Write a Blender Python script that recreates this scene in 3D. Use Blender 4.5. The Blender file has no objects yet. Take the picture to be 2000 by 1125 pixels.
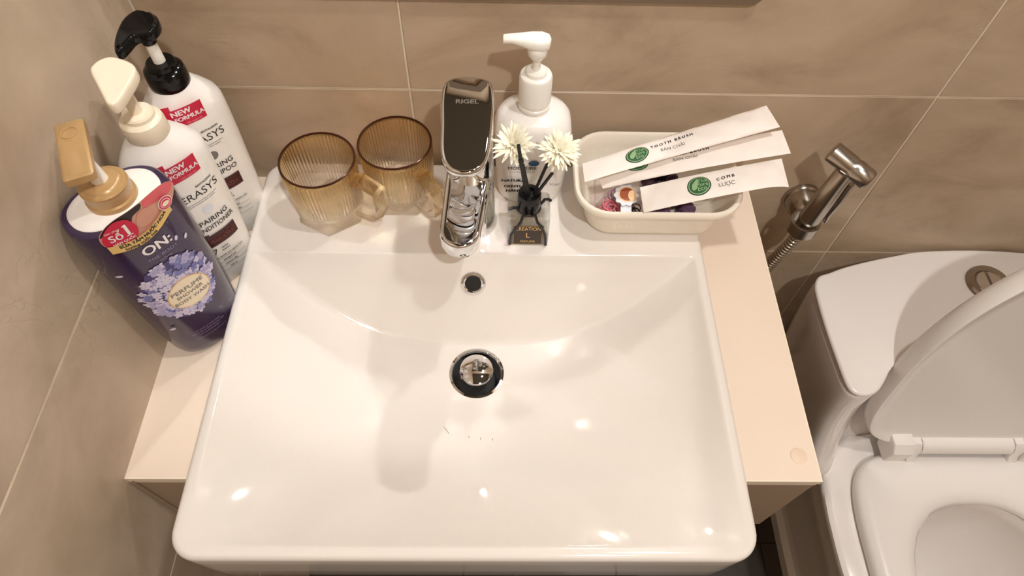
import bpy, bmesh, math, random
from math import sin, cos, pi, radians, sqrt
from mathutils import Vector, Matrix
random.seed(7)
S = bpy.context.scene
COL = S.collection

# ------------------------------------------------------------------ camera, world, lamp, exposure
cam = bpy.data.cameras.new('camera'); camo = bpy.data.objects.new('camera', cam); COL.objects.link(camo)
cam.sensor_width = 36.0; cam.lens = 23.227; cam.clip_start = 0.02
p_, y_, r_ = 1.00032369, -0.0326019, 0.0370035          # pitch down, yaw, roll
R_, U_, F_ = Vector((1, 0, 0)), Vector((0, sin(p_), cos(p_))), Vector((0, cos(p_), -sin(p_)))
Rz = Matrix.Rotation(y_, 3, 'Z'); R_, U_, F_ = Rz @ R_, Rz @ U_, Rz @ F_
R2 = cos(r_) * R_ + sin(r_) * U_; U2 = -sin(r_) * R_ + cos(r_) * U_
M = Matrix(((R2.x, U2.x, -F_.x, 0), (R2.y, U2.y, -F_.y, 0), (R2.z, U2.z, -F_.z, 1.40), (0, 0, 0, 1)))
camo.matrix_world = M; S.camera = camo

wd = bpy.data.worlds.new('world'); S.world = wd; wd.use_nodes = True
wd.node_tree.nodes['Background'].inputs[0].default_value = (1.0, 0.93, 0.85, 1)
wd.node_tree.nodes['Background'].inputs[1].default_value = 0.03

LAMPS = [((0.34, -0.50), 15.4), ((0.46, 0.27), 7.6)]      # the room's two round ceiling lamps: x, y and watts
lamp_lights = []
for (lx, ly), watts in LAMPS:
    la = bpy.data.lights.new('lamp_light', 'AREA'); la.shape = 'DISK'; la.size = 0.07; la.energy = watts
    la.color = (1.0, 0.968, 0.92)
    lo = bpy.data.objects.new('lamp_light', la); lo.location = (lx, ly, 2.356); COL.objects.link(lo); lamp_lights.append(lo)

S.view_settings.view_transform = 'Standard'; S.view_settings.look = 'None'
S.view_settings.gamma = 1.0; S.view_settings.use_curve_mapping = False
S.view_settings.exposure = 0.0
S.cycles.use_denoising = True
S.cycles.max_bounces = 14; S.cycles.transmission_bounces = 12; S.cycles.transparent_max_bounces = 16
S.cycles.glossy_bounces = 8; S.cycles.diffuse_bounces = 5
S.cycles.caustics_reflective = True; S.cycles.caustics_refractive = True
S.cycles.use_guiding = True; S.cycles.blur_glossy = 0.05
S.cycles.sample_clamp_indirect = 0.0

# ------------------------------------------------------------------ helpers: colour, materials
def lin(*c):
    o = []
    for x in c:
        x = x / 255.0
        o.append(x / 12.92 if x <= 0.04045 else ((x + 0.055) / 1.055) ** 2.4)
    return (*o, 1.0)

def mat(name, col, rough=0.4, metal=0.0, coat=0.0, noise=0.0, nscale=30.0, bump=0.0, bscale=200.0, trans=0.0, ior=1.45, spec=0.5, sss=0.0):
    m = bpy.data.materials.new(name); m.use_nodes = True
    nt = m.node_tree; b = nt.nodes['Principled BSDF']
    b.inputs['Base Color'].default_value = col; b.inputs['Roughness'].default_value = rough
    b.inputs['Metallic'].default_value = metal; b.inputs['Coat Weight'].default_value = coat
    b.inputs['Coat Roughness'].default_value = 0.05
    b.inputs['Transmission Weight'].default_value = trans; b.inputs['IOR'].default_value = ior
    b.inputs['Specular IOR Level'].default_value = spec
    if sss:
        b.inputs['Subsurface Weight'].default_value = sss; b.inputs['Subsurface Radius'].default_value = (0.01, 0.008, 0.006)
    tc = nt.nodes.new('ShaderNodeTexCoord')
    if noise:
        n = nt.nodes.new('ShaderNodeTexNoise'); n.inputs['Scale'].default_value = nscale; n.inputs['Detail'].default_value = 4
        nt.links.new(tc.outputs['Object'], n.inputs['Vector'])
        mx = nt.nodes.new('ShaderNodeMix'); mx.data_type = 'RGBA'
        mx.inputs['A'].default_value = tuple(max(0, x * (1 - noise)) for x in col[:3]) + (1,)
        mx.inputs['B'].default_value = tuple(min(1, x * (1 + noise)) for x in col[:3]) + (1,)
        nt.links.new(n.outputs['Fac'], mx.inputs['Factor']); nt.links.new(mx.outputs['Result'], b.inputs['Base Color'])
    if bump:
        n2 = nt.nodes.new('ShaderNodeTexNoise'); n2.inputs['Scale'].default_value = bscale; n2.inputs['Detail'].default_value = 3
        nt.links.new(tc.outputs['Object'], n2.inputs['Vector'])
        bp = nt.nodes.new('ShaderNodeBump'); bp.inputs['Strength'].default_value = bump; bp.inputs['Distance'].default_value = 0.002
        nt.links.new(n2.outputs['Fac'], bp.inputs['Height']); nt.links.new(bp.outputs['Normal'], b.inputs['Normal'])
    return m

def tile_material(name, base, dark, light, stretch=(1.0, 1.0, 3.0), rough=0.42):
    m = bpy.data.materials.new(name); m.use_nodes = True
    nt = m.node_tree; N = nt.nodes; L = nt.links; b = N['Principled BSDF']
    b.inputs['Roughness'].default_value = rough
    g = N.new('ShaderNodeNewGeometry'); oi = N.new('ShaderNodeObjectInfo')
    ad = N.new('ShaderNodeVectorMath'); ad.operation = 'MULTIPLY_ADD'
    cmb = N.new('ShaderNodeCombineXYZ')
    for k in range(3): L.new(oi.outputs['Random'], cmb.inputs[k])
    L.new(cmb.outputs[0], ad.inputs[0]); ad.inputs[1].default_value = (7, 5, 9); L.new(g.outputs['Position'], ad.inputs[2])
    mp = N.new('ShaderNodeMapping'); mp.inputs['Scale'].default_value = stretch; L.new(ad.outputs[0], mp.inputs['Vector'])
    n1 = N.new('ShaderNodeTexNoise'); n1.inputs['Scale'].default_value = 6.0; n1.inputs['Detail'].default_value = 7; n1.inputs['Roughness'].default_value = 0.62; n1.inputs['Distortion'].default_value = 0.6
    L.new(mp.outputs[0], n1.inputs['Vector'])
    cr = N.new('ShaderNodeValToRGB'); cr.color_ramp.elements[0].position = 0.28; cr.color_ramp.elements[0].color = dark
    cr.color_ramp.elements[1].position = 0.74; cr.color_ramp.elements[1].color = light
    e = cr.color_ramp.elements.new(0.5); e.color = base
    L.new(n1.outputs['Fac'], cr.inputs[0])
    # sparse darker trowel scratches
    n2 = N.new('ShaderNodeTexNoise'); n2.inputs['Scale'].default_value = 16; n2.inputs['Detail'].default_value = 2; n2.inputs['Distortion'].default_value = 2.2
    L.new(mp.outputs[0], n2.inputs['Vector'])
    r2 = N.new('ShaderNodeValToRGB'); r2.color_ramp.elements[0].position = 0.485; r2.color_ramp.elements[0].color = (0, 0, 0, 1)
    r2.color_ramp.elements[1].position = 0.515; r2.color_ramp.elements[1].color = (0, 0, 0, 1)
    e2 = r2.color_ramp.elements.new(0.5); e2.color = (1, 1, 1, 1)
    L.new(n2.outputs['Fac'], r2.inputs[0])
    n3 = N.new('ShaderNodeTexNoise'); n3.inputs['Scale'].default_value = 6.0; n3.inputs['Detail'].default_value = 1
    L.new(ad.outputs[0], n3.inputs['Vector'])
    r3 = N.new('ShaderNodeValToRGB'); r3.color_ramp.elements[0].position = 0.56; r3.color_ramp.elements[1].position = 0.68
    L.new(n3.outputs['Fac'], r3.inputs[0])
    mu = N.new('ShaderNodeMath'); mu.operation = 'MULTIPLY'; L.new(r2.outputs[0], mu.inputs[0]); L.new(r3.outputs[0], mu.inputs[1])
    mu2 = N.new('ShaderNodeMath'); mu2.operation = 'MULTIPLY'; L.new(mu.outputs[0], mu2.inputs[0]); mu2.inputs[1].default_value = 0.35
    mx = N.new('ShaderNodeMix'); mx.data_type = 'RGBA'; L.new(mu2.outputs[0], mx.inputs['Factor']); L.new(cr.outputs[0], mx.inputs['A']); mx.inputs['B'].default_value = dark
    L.new(mx.outputs['Result'], b.inputs['Base Color'])
    bp = N.new('ShaderNodeBump'); bp.inputs['Strength'].default_value = 0.25; bp.inputs['Distance'].default_value = 0.002
    sb = N.new('ShaderNodeMath'); sb.operation = 'MULTIPLY_ADD'; L.new(mu.outputs[0], sb.inputs[0]); sb.inputs[1].default_value = -0.6; L.new(n1.outputs['Fac'], sb.inputs[2])
    L.new(sb.outputs[0], bp.inputs['Height']); L.new(bp.outputs[0], b.inputs['Normal'])
    return m

def glass(name, col, mixf=0.5, rough=0.02, ior=1.45):
    """thin drinking-glass look: part refracting glass, part straight-through tint"""
    m = bpy.data.materials.new(name); m.use_nodes = True
    nt = m.node_tree; N = nt.nodes; L = nt.links
    N.remove(N['Principled BSDF']); out = N['Material Output']
    gl = N.new('ShaderNodeBsdfGlass'); gl.inputs['Color'].default_value = col; gl.inputs['Roughness'].default_value = rough; gl.inputs['IOR'].default_value = ior
    tr = N.new('ShaderNodeBsdfTransparent'); tr.inputs['Color'].default_value = col
    mx = N.new('ShaderNodeMixShader'); mx.inputs[0].default_value = mixf
    L.new(tr.outputs[0], mx.inputs[1]); L.new(gl.outputs[0], mx.inputs[2]); L.new(mx.outputs[0], out.inputs['Surface'])
    return m

def emission(name, col, strength):
    m = bpy.data.materials.new(name); m.use_nodes = True
    b = m.node_tree.nodes['Principled BSDF']; b.inputs['Emission Color'].default_value = col; b.inputs['Emission Strength'].default_value = strength
    return m

MT = {}
MT['tile'] = tile_material('taupe_cement_tile', lin(184, 163, 139), lin(160, 139, 115), lin(198, 178, 155), stretch=(1, 1, 1.8))
MT['tile_side'] = tile_material('taupe_cement_tile_side', lin(188, 170, 149), lin(165, 147, 126), lin(206, 188, 167), stretch=(1, 1.2, 1.0))
MT['tile_floor'] = tile_material('dark_floor_tile', lin(64, 54, 47), lin(48, 41, 36), lin(78, 67, 58))
MT['grout'] = mat('cream_grout', lin(235, 225, 208), 0.8, noise=0.04)
MT['floor_grout'] = mat('dark_floor_grout', lin(60, 52, 46), 0.8, noise=0.05)
MT['plaster'] = mat('dark_grey_ceiling_paint', lin(104, 102, 98), 0.8, noise=0.02)
MT['ceramic'] = mat('white_ceramic_glaze', lin(232, 226, 220), 0.10, coat=0.3, noise=0.01, nscale=6)
MT['toilet'] = mat('toilet_ceramic_glaze', lin(236, 231, 227), 0.14, coat=0.3, noise=0.01, nscale=6)
MT['seatplastic'] = mat('white_seat_plastic', lin(234, 230, 226), 0.22, noise=0.01)
MT['counter'] = mat('beige_counter_laminate', lin(238, 221, 204), 0.38, noise=0.02, nscale=8)
MT['counter_edge'] = mat('cream_laminate_edge', lin(246, 234, 214), 0.4, noise=0.02)
MT['panel'] = mat('shade_darkened_taupe_panel', lin(166, 145, 124), 0.45, noise=0.03)  # taupe darkened to carry the shade on the cabinet front
MT['chrome'] = mat('polished_chrome', (0.78, 0.78, 0.79, 1), 0.035, 1.0, noise=0.02)
MT['steel'] = mat('brushed_steel', (0.44, 0.40, 0.355, 1), 0.24, 1.0, noise=0.05, nscale=60)
MT['mirror'] = mat('silvered_glass', (0.90, 0.92, 0.91, 1), 0.0, 1.0)
MT['black_gloss'] = mat('glossy_black_plastic', (0.005, 0.005, 0.0055, 1), 0.12, noise=0.1, spec=0.35)
MT['black_void'] = mat('hole_shade_and_spray_black', (0.008, 0.008, 0.008, 1), 0.6, noise=0.1)  # black painted for the dark inside the holes, also on the spray face
MT['white_plastic'] = mat('white_bottle_plastic', lin(244, 240, 236), 0.28, noise=0.01, sss=0.15)
MT['pump_white'] = mat('white_pump_plastic', lin(248, 246, 240), 0.25, noise=0.01, sss=0.15)
MT['cream_plastic'] = mat('cream_pump_plastic', lin(238, 226, 205), 0.28, noise=0.01, sss=0.1)
MT['gold_plastic'] = mat('gold_pump_plastic', lin(188, 152, 104), 0.32, 0.15, coat=0.3, noise=0.05, nscale=20)
MT['purple'] = mat('deep_purple_plastic', lin(54, 38, 72), 0.18, coat=0.4, noise=0.08, nscale=20)
MT['ink'] = mat('black_print', lin(38, 34, 34), 0.5, noise=0.05)
MT['ink_grey'] = mat('grey_print', lin(120, 116, 114), 0.5, noise=0.05)
MT['ink_white'] = mat('white_print', lin(240, 234, 236), 0.5, noise=0.02)
MT['ink_mark'] = mat('pale_etched_mark', lin(190, 182, 172), 0.5, noise=0.02)
MT['ink_lilac'] = mat('lilac_print', lin(150, 130, 175), 0.5, noise=0.05)
MT['red'] = mat('crimson_label', lin(200, 22, 62), 0.35, noise=0.05)
MT['red_pale'] = mat('pink_print', lin(236, 150, 165), 0.45, noise=0.05)
MT['maroon'] = mat('maroon_label', lin(66, 12, 14), 0.3, noise=0.25, nscale=60)
MT['maroon_script'] = mat('copper_script_print', lin(122, 52, 42), 0.35, noise=0.1)
MT['goldfoil'] = mat('gold_foil_print', lin(226, 190, 120), 0.3, 0.3, noise=0.12, nscale=60)
MT['label_cream'] = mat('cream_oval_label', lin(236, 222, 198), 0.45, noise=0.02)
MT['skin'] = mat('portrait_skin_print', lin(205, 150, 130), 0.45, noise=0.12, nscale=50)
MT['hair'] = mat('portrait_hair_print', lin(44, 34, 34), 0.45, noise=0.3, nscale=80)
MT['blossom'] = mat('pink_blossom_print', lin(216, 96, 104), 0.45, noise=0.25, nscale=90)
MT['fl1'] = mat('pale_lilac_floret_print', lin(206, 200, 224), 0.4, noise=0.08, nscale=200)
MT['fl2'] = mat('lilac_floret_print', lin(170, 164, 204), 0.4, noise=0.1, nscale=200)
MT['fl3'] = mat('blue_violet_floret_print', lin(118, 122, 176), 0.4, noise=0.12, nscale=200)
MT['fl4'] = mat('dark_violet_print', lin(74, 66, 116), 0.4, noise=0.15, nscale=200)  # darkest ink of the print, ground and floret centres
MT['amber'] = glass('amber_glass', (0.975, 0.92, 0.81, 1), 0.72, 0.02)
m_ = MT['amber']; nt_ = m_.node_tree
tc_n = nt_.nodes.new('ShaderNodeTexCoord'); sp_n = nt_.nodes.new('ShaderNodeSeparateXYZ'); mr_n = nt_.nodes.new('ShaderNodeMapRange'); cm_n = nt_.nodes.new('ShaderNodeMix'); cm_n.data_type = 'RGBA'
nt_.links.new(tc_n.outputs['Object'], sp_n.inputs[0]); nt_.links.new(sp_n.outputs['Z'], mr_n.inputs['Value'])
mr_n.inputs['From Min'].default_value = 0.012; mr_n.inputs['From Max'].default_value = 0.075
cm_n.inputs['A'].default_value = (0.99, 0.98, 0.96, 1); cm_n.inputs['B'].default_value = (0.945, 0.85, 0.66, 1)
nt_.links.new(mr_n.outputs[0], cm_n.inputs['Factor'])
for n_ in nt_.nodes:
    if n_.type in ('BSDF_GLASS', 'BSDF_TRANSPARENT'): nt_.links.new(cm_n.outputs['Result'], n_.inputs['Color'])
MT['amber_rim'] = mat('brown_gilt_rim', lin(70, 34, 20), 0.15, 0.4, noise=0.1)
MT['clear'] = glass('clear_glass', (0.985, 0.99, 0.985, 1), 0.40, 0.0)
MT['clear_plastic'] = glass('clear_plastic', (0.95, 0.93, 0.94, 1), 0.18, 0.05, 1.2)
MT['oil'] = glass('fragrance_oil', (0.975, 0.97, 0.945, 1), 0.25, 0.0, 1.3)
MT['label_dark'] = mat('dark_bottle_label', lin(52, 38, 30), 0.4, noise=0.1)
MT['petal'] = mat('ivory_petal', lin(250, 245, 226), 0.6, noise=0.03, sss=0.3)
MT['reed'] = mat('black_reed', (0.012, 0.011, 0.011, 1), 0.6, noise=0.2, nscale=200)
MT['ribbon'] = mat('black_ribbon', (0.012, 0.011, 0.012, 1), 0.4, noise=0.2, nscale=200)
MT['tray'] = mat('ivory_tray_plastic', lin(242, 234, 220), 0.3, noise=0.01, sss=0.1)
MT['paper'] = mat('white_wrapper_paper', lin(246, 238, 232), 0.5, noise=0.03, nscale=40, bump=0.7, bscale=32)
MT['green'] = mat('green_logo_print', lin(50, 98, 58), 0.5, noise=0.15, nscale=150)
MT['green_dark'] = mat('dark_green_logo_print', lin(28, 56, 38), 0.5, noise=0.15, nscale=150)
MT['green_pale'] = mat('pale_green_logo_print', lin(150, 186, 140), 0.5, noise=0.1, nscale=150)
MT['blue'] = mat('blue_logo_print', lin(48, 82, 120), 0.5, noise=0.1)
MT['pink'] = mat('pink_elastic', lin(228, 128, 142), 0.6, noise=0.08, nscale=200)
MT['mauve'] = mat('mauve_elastic', lin(168, 134, 160), 0.6, noise=0.08, nscale=200)
MT['creamband'] = mat('cream_elastic', lin(232, 214, 200), 0.6, noise=0.05, nscale=200)
MT['greyband'] = mat('charcoal_elastic', lin(70, 62, 66), 0.6, noise=0.1, nscale=200)
MT['plum'] = mat('plum_fabric', lin(112, 78, 112), 0.7, noise=0.4, nscale=160, bump=0.6, bscale=300)
MT['darkplum'] = mat('dark_plum_fabric', lin(66, 46, 58), 0.7, noise=0.5, nscale=160, bump=0.6, bscale=300)
MT['tagwhite'] = mat('pale_blue_white_card', lin(226, 230, 238), 0.5, noise=0.02)
MT['tagbrown'] = mat('russet_print', lin(164, 82, 46), 0.5, noise=0.08)
MT['tagpeach'] = mat('peach_print', lin(246, 206, 160), 0.5, noise=0.05)
MT['water'] = glass('toilet_water', (0.94, 0.96, 0.96, 1), 0.5, 0.0, 1.33)
MT['shadow_band_frame'] = mat('mirror_shadow_tone', lin(120, 103, 84), 0.45, noise=0.05)  # brown that paints the mirror's shadow band on the tiles
MT['lampdiff'] = emission('lamp_diffuser', (1.0, 0.9, 0.78, 1), 6.0)
MT['stain'] = mat('faint_beige_plug', lin(234, 213, 192), 0.45, noise=0.03)
MT['scratch'] = mat('grey_scuff', lin(120, 112, 104), 0.5, noise=0.1)

# ------------------------------------------------------------------ helpers: geometry
class G:
    def __init__(s): s.v = []; s.f = []; s.m = []
    def face(s, idx, m=0): s.f.append(tuple(idx)); s.m.append(m)
    def add(s, verts, faces, m=0):
        k = len(s.v); s.v += [tuple(p) for p in verts]
        for f in faces: s.face([i + k for i in f], m)
        return s
    def loft(s, rings, cap0=True, cap1=True, m=0, closed=True):
        k = len(s.v); n = len(rings[0])
        for r in rings: s.v += [tuple(p) for p in r]
        for i in range(len(rings) - 1):
            a = k + i * n; b = a + n
            for j in range(n if closed else n - 1):
                j2 = (j + 1) % n
                s.face((a + j, a + j2, b + j2, b + j), m)
        if cap0: s.face([k + j for j in range(n)][::-1], m)
        if cap1: s.face([k + (len(rings) - 1) * n + j for j in range(n)], m)
        return s
    def move(s, d): s.v = [(x + d[0], y + d[1], z + d[2]) for x, y, z in s.v]; return s
    def map(s, fn): s.v = [tuple(fn(*p)) for p in s.v]; return s
    def join(s, o):
        k = len(s.v); s.v += o.v
        for f, m in zip(o.f, o.m): s.face([i + k for i in f], m)
        return s

def build(name, g, mats, parent=None, smooth=True, angle=38, loc=None):
    me = bpy.data.meshes.new(name); me.from_pydata(g.v, [], g.f)
    if not isinstance(mats, (list, tuple)): mats = [mats]
    for m in mats: me.materials.append(MT[m] if isinstance(m, str) else m)
    if len(mats) > 1: me.polygons.foreach_set('material_index', g.m)
    bm = bmesh.new(); bm.from_mesh(me)
    bmesh.ops.recalc_face_normals(bm, faces=bm.faces); bm.to_mesh(me); bm.free()
    if smooth:
        me.polygons.foreach_set('use_smooth', [True] * len(me.polygons)); me.set_sharp_from_angle(angle=radians(angle))
    me.update()
    o = bpy.data.objects.new(name, me); COL.objects.link(o)
    if parent: o.parent = parent
    if loc: o.location = loc
    return o

def link_copy(o, parent=None, name=None):
    c = o.copy(); COL.objects.link(c); c.parent = parent
    return c

def tag(o, label, cat, group=None):
    o['label'] = label; o['category'] = cat
    if group: o['group'] = group
    return o

def thing(name, label, cat, loc=(0, 0, 0), rz=0.0, group=None):
    o = bpy.data.objects.new(name, None); COL.objects.link(o); o.empty_display_size = 0.02
    o.location = loc; o.rotation_euler = (0, 0, rz)
    return tag(o, label, cat, group)

def struct(o): o['kind'] = 'structure'; return o

def world(g, root):
    """geometry given in world coordinates -> local to an unrotated root"""
    l = root.location; return g.move((-l[0], -l[1], -l[2]))

def circ(r, z, n=32, c=(0, 0), ph=0.0):
    return [(c[0] + r * cos(2 * pi * i / n + ph), c[1] + r * sin(2 * pi * i / n + ph), z) for i in range(n)]

def lathe(prof, n=32, c=(0, 0), cap0=True, cap1=True):
    g = G(); g.loft([circ(max(r, 1e-5), z, n, c) for r, z in prof], cap0, cap1); return g

def rrect(w, d, r, z, c=(0, 0), k=6):
    out = []; r = min(r, w / 2 - 1e-5, d / 2 - 1e-5)
    for cx, cy, a0 in ((w / 2 - r, d / 2 - r, 0), (-w / 2 + r, d / 2 - r, pi / 2), (-w / 2 + r, -d / 2 + r, pi), (w / 2 - r, -d / 2 + r, 1.5 * pi)):
        for i in range(k + 1):
            a = a0 + pi / 2 * i / k; out.append((c[0] + cx + r * cos(a), c[1] + cy + r * sin(a), z))
    return out

def sell(A, B, n, z, c=(0, 0), k=48):
    out = []
    for i in range(k):
        t = 2 * pi * i / k; ct, st = cos(t), sin(t)
        out.append((c[0] + A * math.copysign(abs(ct) ** (2 / n), ct), c[1] + B * math.copysign(abs(st) ** (2 / n), st), z))
    return out

def box(x0, x1, y0, y1, z0, z1, b=0.0):
    g = G()
    if b <= 0:
        g.loft([[(x0, y0, z0), (x1, y0, z0), (x1, y1, z0), (x0, y1, z0)], [(x0, y0, z1), (x1, y0, z1), (x1, y1, z1), (x0, y1, z1)]])
        return g
    w, d = x1 - x0, y1 - y0; c = ((x0 + x1) / 2, (y0 + y1) / 2)
    g.loft([rrect(w - 2 * b, d - 2 * b, b, z0, c, 2), rrect(w, d, b, z0 + b, c, 2), rrect(w, d, b, z1 - b, c, 2), rrect(w - 2 * b, d - 2 * b, b, z1, c, 2)])
    return g

def frames(pts):
    pts = [Vector(p) for p in pts]; out = []; up = None
    for i, p in enumerate(pts):
        t = (pts[min(i + 1, len(pts) - 1)] - pts[max(i - 1, 0)]).normalized()
        if up is None:
            up = Vector((0, 0, 1)) if abs(t.z) < 0.9 else Vector((1, 0, 0))
        u = (up - t * up.dot(t)).normalized(); w = t.cross(u); up = u
        out.append((p, u, w))
    return out

def tube(pts, r, n=10, cap=True):
    fr = frames(pts); rs = r if isinstance(r, (list, tuple)) else [r] * len(pts)
    return G().loft([[tuple(p + (u * cos(2 * pi * j / n) + w * sin(2 * pi * j / n)) * rr) for j in range(n)] for (p, u, w), rr in zip(fr, rs)], cap, cap)

def torus(R, r, n=24, k=8, c=(0, 0, 0), rot=None, ex=1.0):
    v = []; f = []
    for i in range(n):
        a = 2 * pi * i / n
        for j in range(k):
            b = 2 * pi * j / k
            v.append(Vector(((R + r * cos(b)) * cos(a) * ex, (R + r * cos(b)) * sin(a), r * sin(b))))
    for i in range(n):
        for j in range(k):
            f.append((i * k + j, ((i + 1) % n) * k + j, ((i + 1) % n) * k + (j + 1) % k, i * k + (j + 1) % k))
    if rot is not None: v = [rot @ p for p in v]
    return G().add([(p.x + c[0], p.y + c[1], p.z + c[2]) for p in v], f)

def offset_poly(P, d):
    n = len(P); out = []
    area = sum(P[i][0] * P[(i + 1) % n][1] - P[(i + 1) % n][0] * P[i][1] for i in range(n))
    sg = 1 if area > 0 else -1
    for i in range(n):
        a, b, c = P[i - 1], P[i], P[(i + 1) % n]
        e1 = Vector((b[0] - a[0], b[1] - a[1])).normalized(); e2 = Vector((c[0] - b[0], c[1] - b[1])).normalized()
        n1 = Vector((-e1.y, e1.x)) * sg; n2 = Vector((-e2.y, e2.x)) * sg
        nn = (n1 + n2)
        nn = nn.normalized() if nn.length > 1e-6 else n1
        k = 1.0 / max(0.5, nn.dot(n1))
        out.append((b[0] + nn.x * d * k, b[1] + nn.y * d * k))
    return out

def smooth_poly(P, sub=4):
    """closed Catmull-Rom through P"""
    n = len(P); out = []
    for i in range(n):
        p0, p1, p2, p3 = (Vector(P[(i + j - 1) % n]) for j in range(4))
        for s in range(sub):
            t = s / sub
            q = 0.5 * ((2 * p1) + (p2 - p0) * t + (2 * p0 - 5 * p1 + 4 * p2 - p3) * t * t + (3 * p1 - p0 - 3 * p2 + p3) * t ** 3)
            out.append(tuple(q))
    return out

def prism(P, z0, z1, b=0.0, steps=3, z0f=None, z1f=None):
    """extrude outline P (xy) with rounded edges; z0f/z1f optional height functions"""
    zl = z0f or (lambda x, y: z0); zh = z1f or (lambda x, y: z1)
    rings = []
    for i in range(steps + 1):
        a = pi / 2 * i / steps
        Q = offset_poly(P, b * (1 - sin(a))) if b else P
        if b and i == 0: rings.append([(x, y, zl(x, y)) for x, y in offset_poly(P, b + .0008)])
        rings.append([(x, y, zl(x, y) + b * (1 - cos(a))) for x, y in Q])
        if not b: break
    for i in range(steps + 1):
        a = pi / 2 * i / steps
        Q = offset_poly(P, b * (1 - cos(a))) if b else P
        rings.append([(x, y, zh(x, y) - b * (1 - sin(a))) for x, y in Q])
        if not b: break
        if i == steps: rings.append([(x, y, zh(x, y)) for x, y in offset_poly(P, b + .0008)])
    return G().loft(rings)

def text_geo(body, size, bold=0.0, sx=1.0, spacing=1.0, shear=0.0):
    cu = bpy.data.curves.new('text', 'FONT'); cu.body = body; cu.size = size; cu.align_x = 'CENTER'; cu.align_y = 'CENTER'
    cu.offset = 0.006 * size if any(c in 'ƠƯơưỚớỢợ' for c in body) else 0.0; cu.resolution_u = 3; cu.space_character = spacing; cu.shear = shear
    o = bpy.data.objects.new('text', cu); COL.objects.link(o)
    dg = bpy.context.evaluated_depsgraph_get(); dg.update()
    me = o.evaluated_get(dg).to_mesh()
    g = G().add([(v.co.x * sx, v.co.y, 0) for v in me.vertices], [tuple(p.vertices) for p in me.polygons])
    o.evaluated_get(dg).to_mesh_clear()
    bpy.data.objects.remove(o); bpy.data.curves.remove(cu)
    if bold:                                                   # bold: the same flat letters overprinted a hair apart
        v0, f0 = list(g.v), list(g.f)
        for k_, (dx, dy) in enumerate(((bold, 0), (-bold, 0), (bold / 2, bold / 2), (-bold / 2, -bold / 2), (bold / 2, -bold / 2), (-bold / 2, bold / 2))): g.add([(x + dx, y + dy, z + .00002 * (k_ + 1)) for x, y, z in v0], f0)
    return g

def quadgrid(x0, x1, y0, y1, nx=10, ny=2):
    v = [(x0 + (x1 - x0) * i / nx, y0 + (y1 - y0) * j / ny, 0) for j in range(ny + 1) for i in range(nx + 1)]
    f = [(j * (nx + 1) + i, j * (nx + 1) + i + 1, (j + 1) * (nx + 1) + i + 1, (j + 1) * (nx + 1) + i) for j in range(ny) for i in range(nx)]
    return G().add(v, f)

def polar(P, c, rings=4):
    """flat patch of a star-shaped outline"""
    n = len(P); v = [(c[0], c[1], 0)]; f = []
    for k in range(1, rings + 1):
        for x, y in P: v.append((c[0] + (x - c[0]) * k / rings, c[1] + (y - c[1]) * k / rings, 0))
    for j in range(n): f.append((0, 1 + j, 1 + (j + 1) % n))
    for k in range(rings - 1):
        a = 1 + k * n; b = a + n
        for j in range(n): f.append((a + j, b + j, b + (j + 1) % n, a + (j + 1) % n))
    return G().add(v, f)

def ell(rx, ry, n=32, c=(0, 0), rot=0.0):
    return [(c[0] + rx * cos(t) * cos(rot) - ry * sin(t) * sin(rot), c[1] + rx * cos(t) * sin(rot) + ry * sin(t) * cos(rot)) for t in (2 * pi * i / n for i in range(n))]

# ------------------------------------------------------------------ the room
XL, YW, XR, YF, ZT = -0.367, 0.588, 1.25, -1.00, 2.40
CW = YW + 0.0015
struct(build('wall_back', box(XL - 0.1, XR + 0.1, CW, CW + 0.1, 0, ZT), 'grout', smooth=False))
struct(build('wall_left', box(XL - 0.1, XL - 0.0015, YF, CW, 0, ZT), 'grout', smooth=False))
struct(build('wall_right', box(XR, XR + 0.1, YF, CW, 0, ZT), 'tile', smooth=False))
struct(build('wall_front', box(XL - 0.1, XR + 0.1, YF - 0.1, YF, 0, ZT), 'tile', smooth=False))
struct(build('ceiling', box(XL - 0.1, XR + 0.1, YF - 0.1, CW + 0.1, ZT, ZT + 0.05), 'plaster', smooth=False))
struct(build('floor', box(XL - 0.1, XR + 0.1, YF - 0.1, CW + 0.1, -0.05, -0.0015), 'floor_grout', smooth=False))
W_ = {o.name: o for o in COL.objects}

def tile_geo(w, h, t=0.0035, b=0.0009):
    g = G(); a, c = w / 2, h / 2
    g.loft([[(-a, 0, -c), (a, 0, -c), (a, 0, c), (-a, 0, c)], [(-a, -t + b, -c), (a, -t + b, -c), (a, -t + b, c), (-a, -t + b, c)],
            [(-a + b, -t, -c + b), (a - b, -t, -c + b), (a - b, -t, c - b), (-a + b, -t, c - b)]])
    return g
tile_mesh = {}
GAP = 0.0020
def lay_tile(wall, x0, x1, z0, z1, place, m):
    w, h = round(x1 - x0 - GAP, 4), round(z1 - z0 - GAP, 4)
    key = (w, h, m)
    if key not in tile_mesh:
        o = build('tile', tile_geo(w, h), m, wall, smooth=False); tile_mesh[key] = o
    else:
        o = link_copy(tile_mesh[key], wall)
    place(o, (x0 + x1) / 2, (z0 + z1) / 2)

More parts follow.
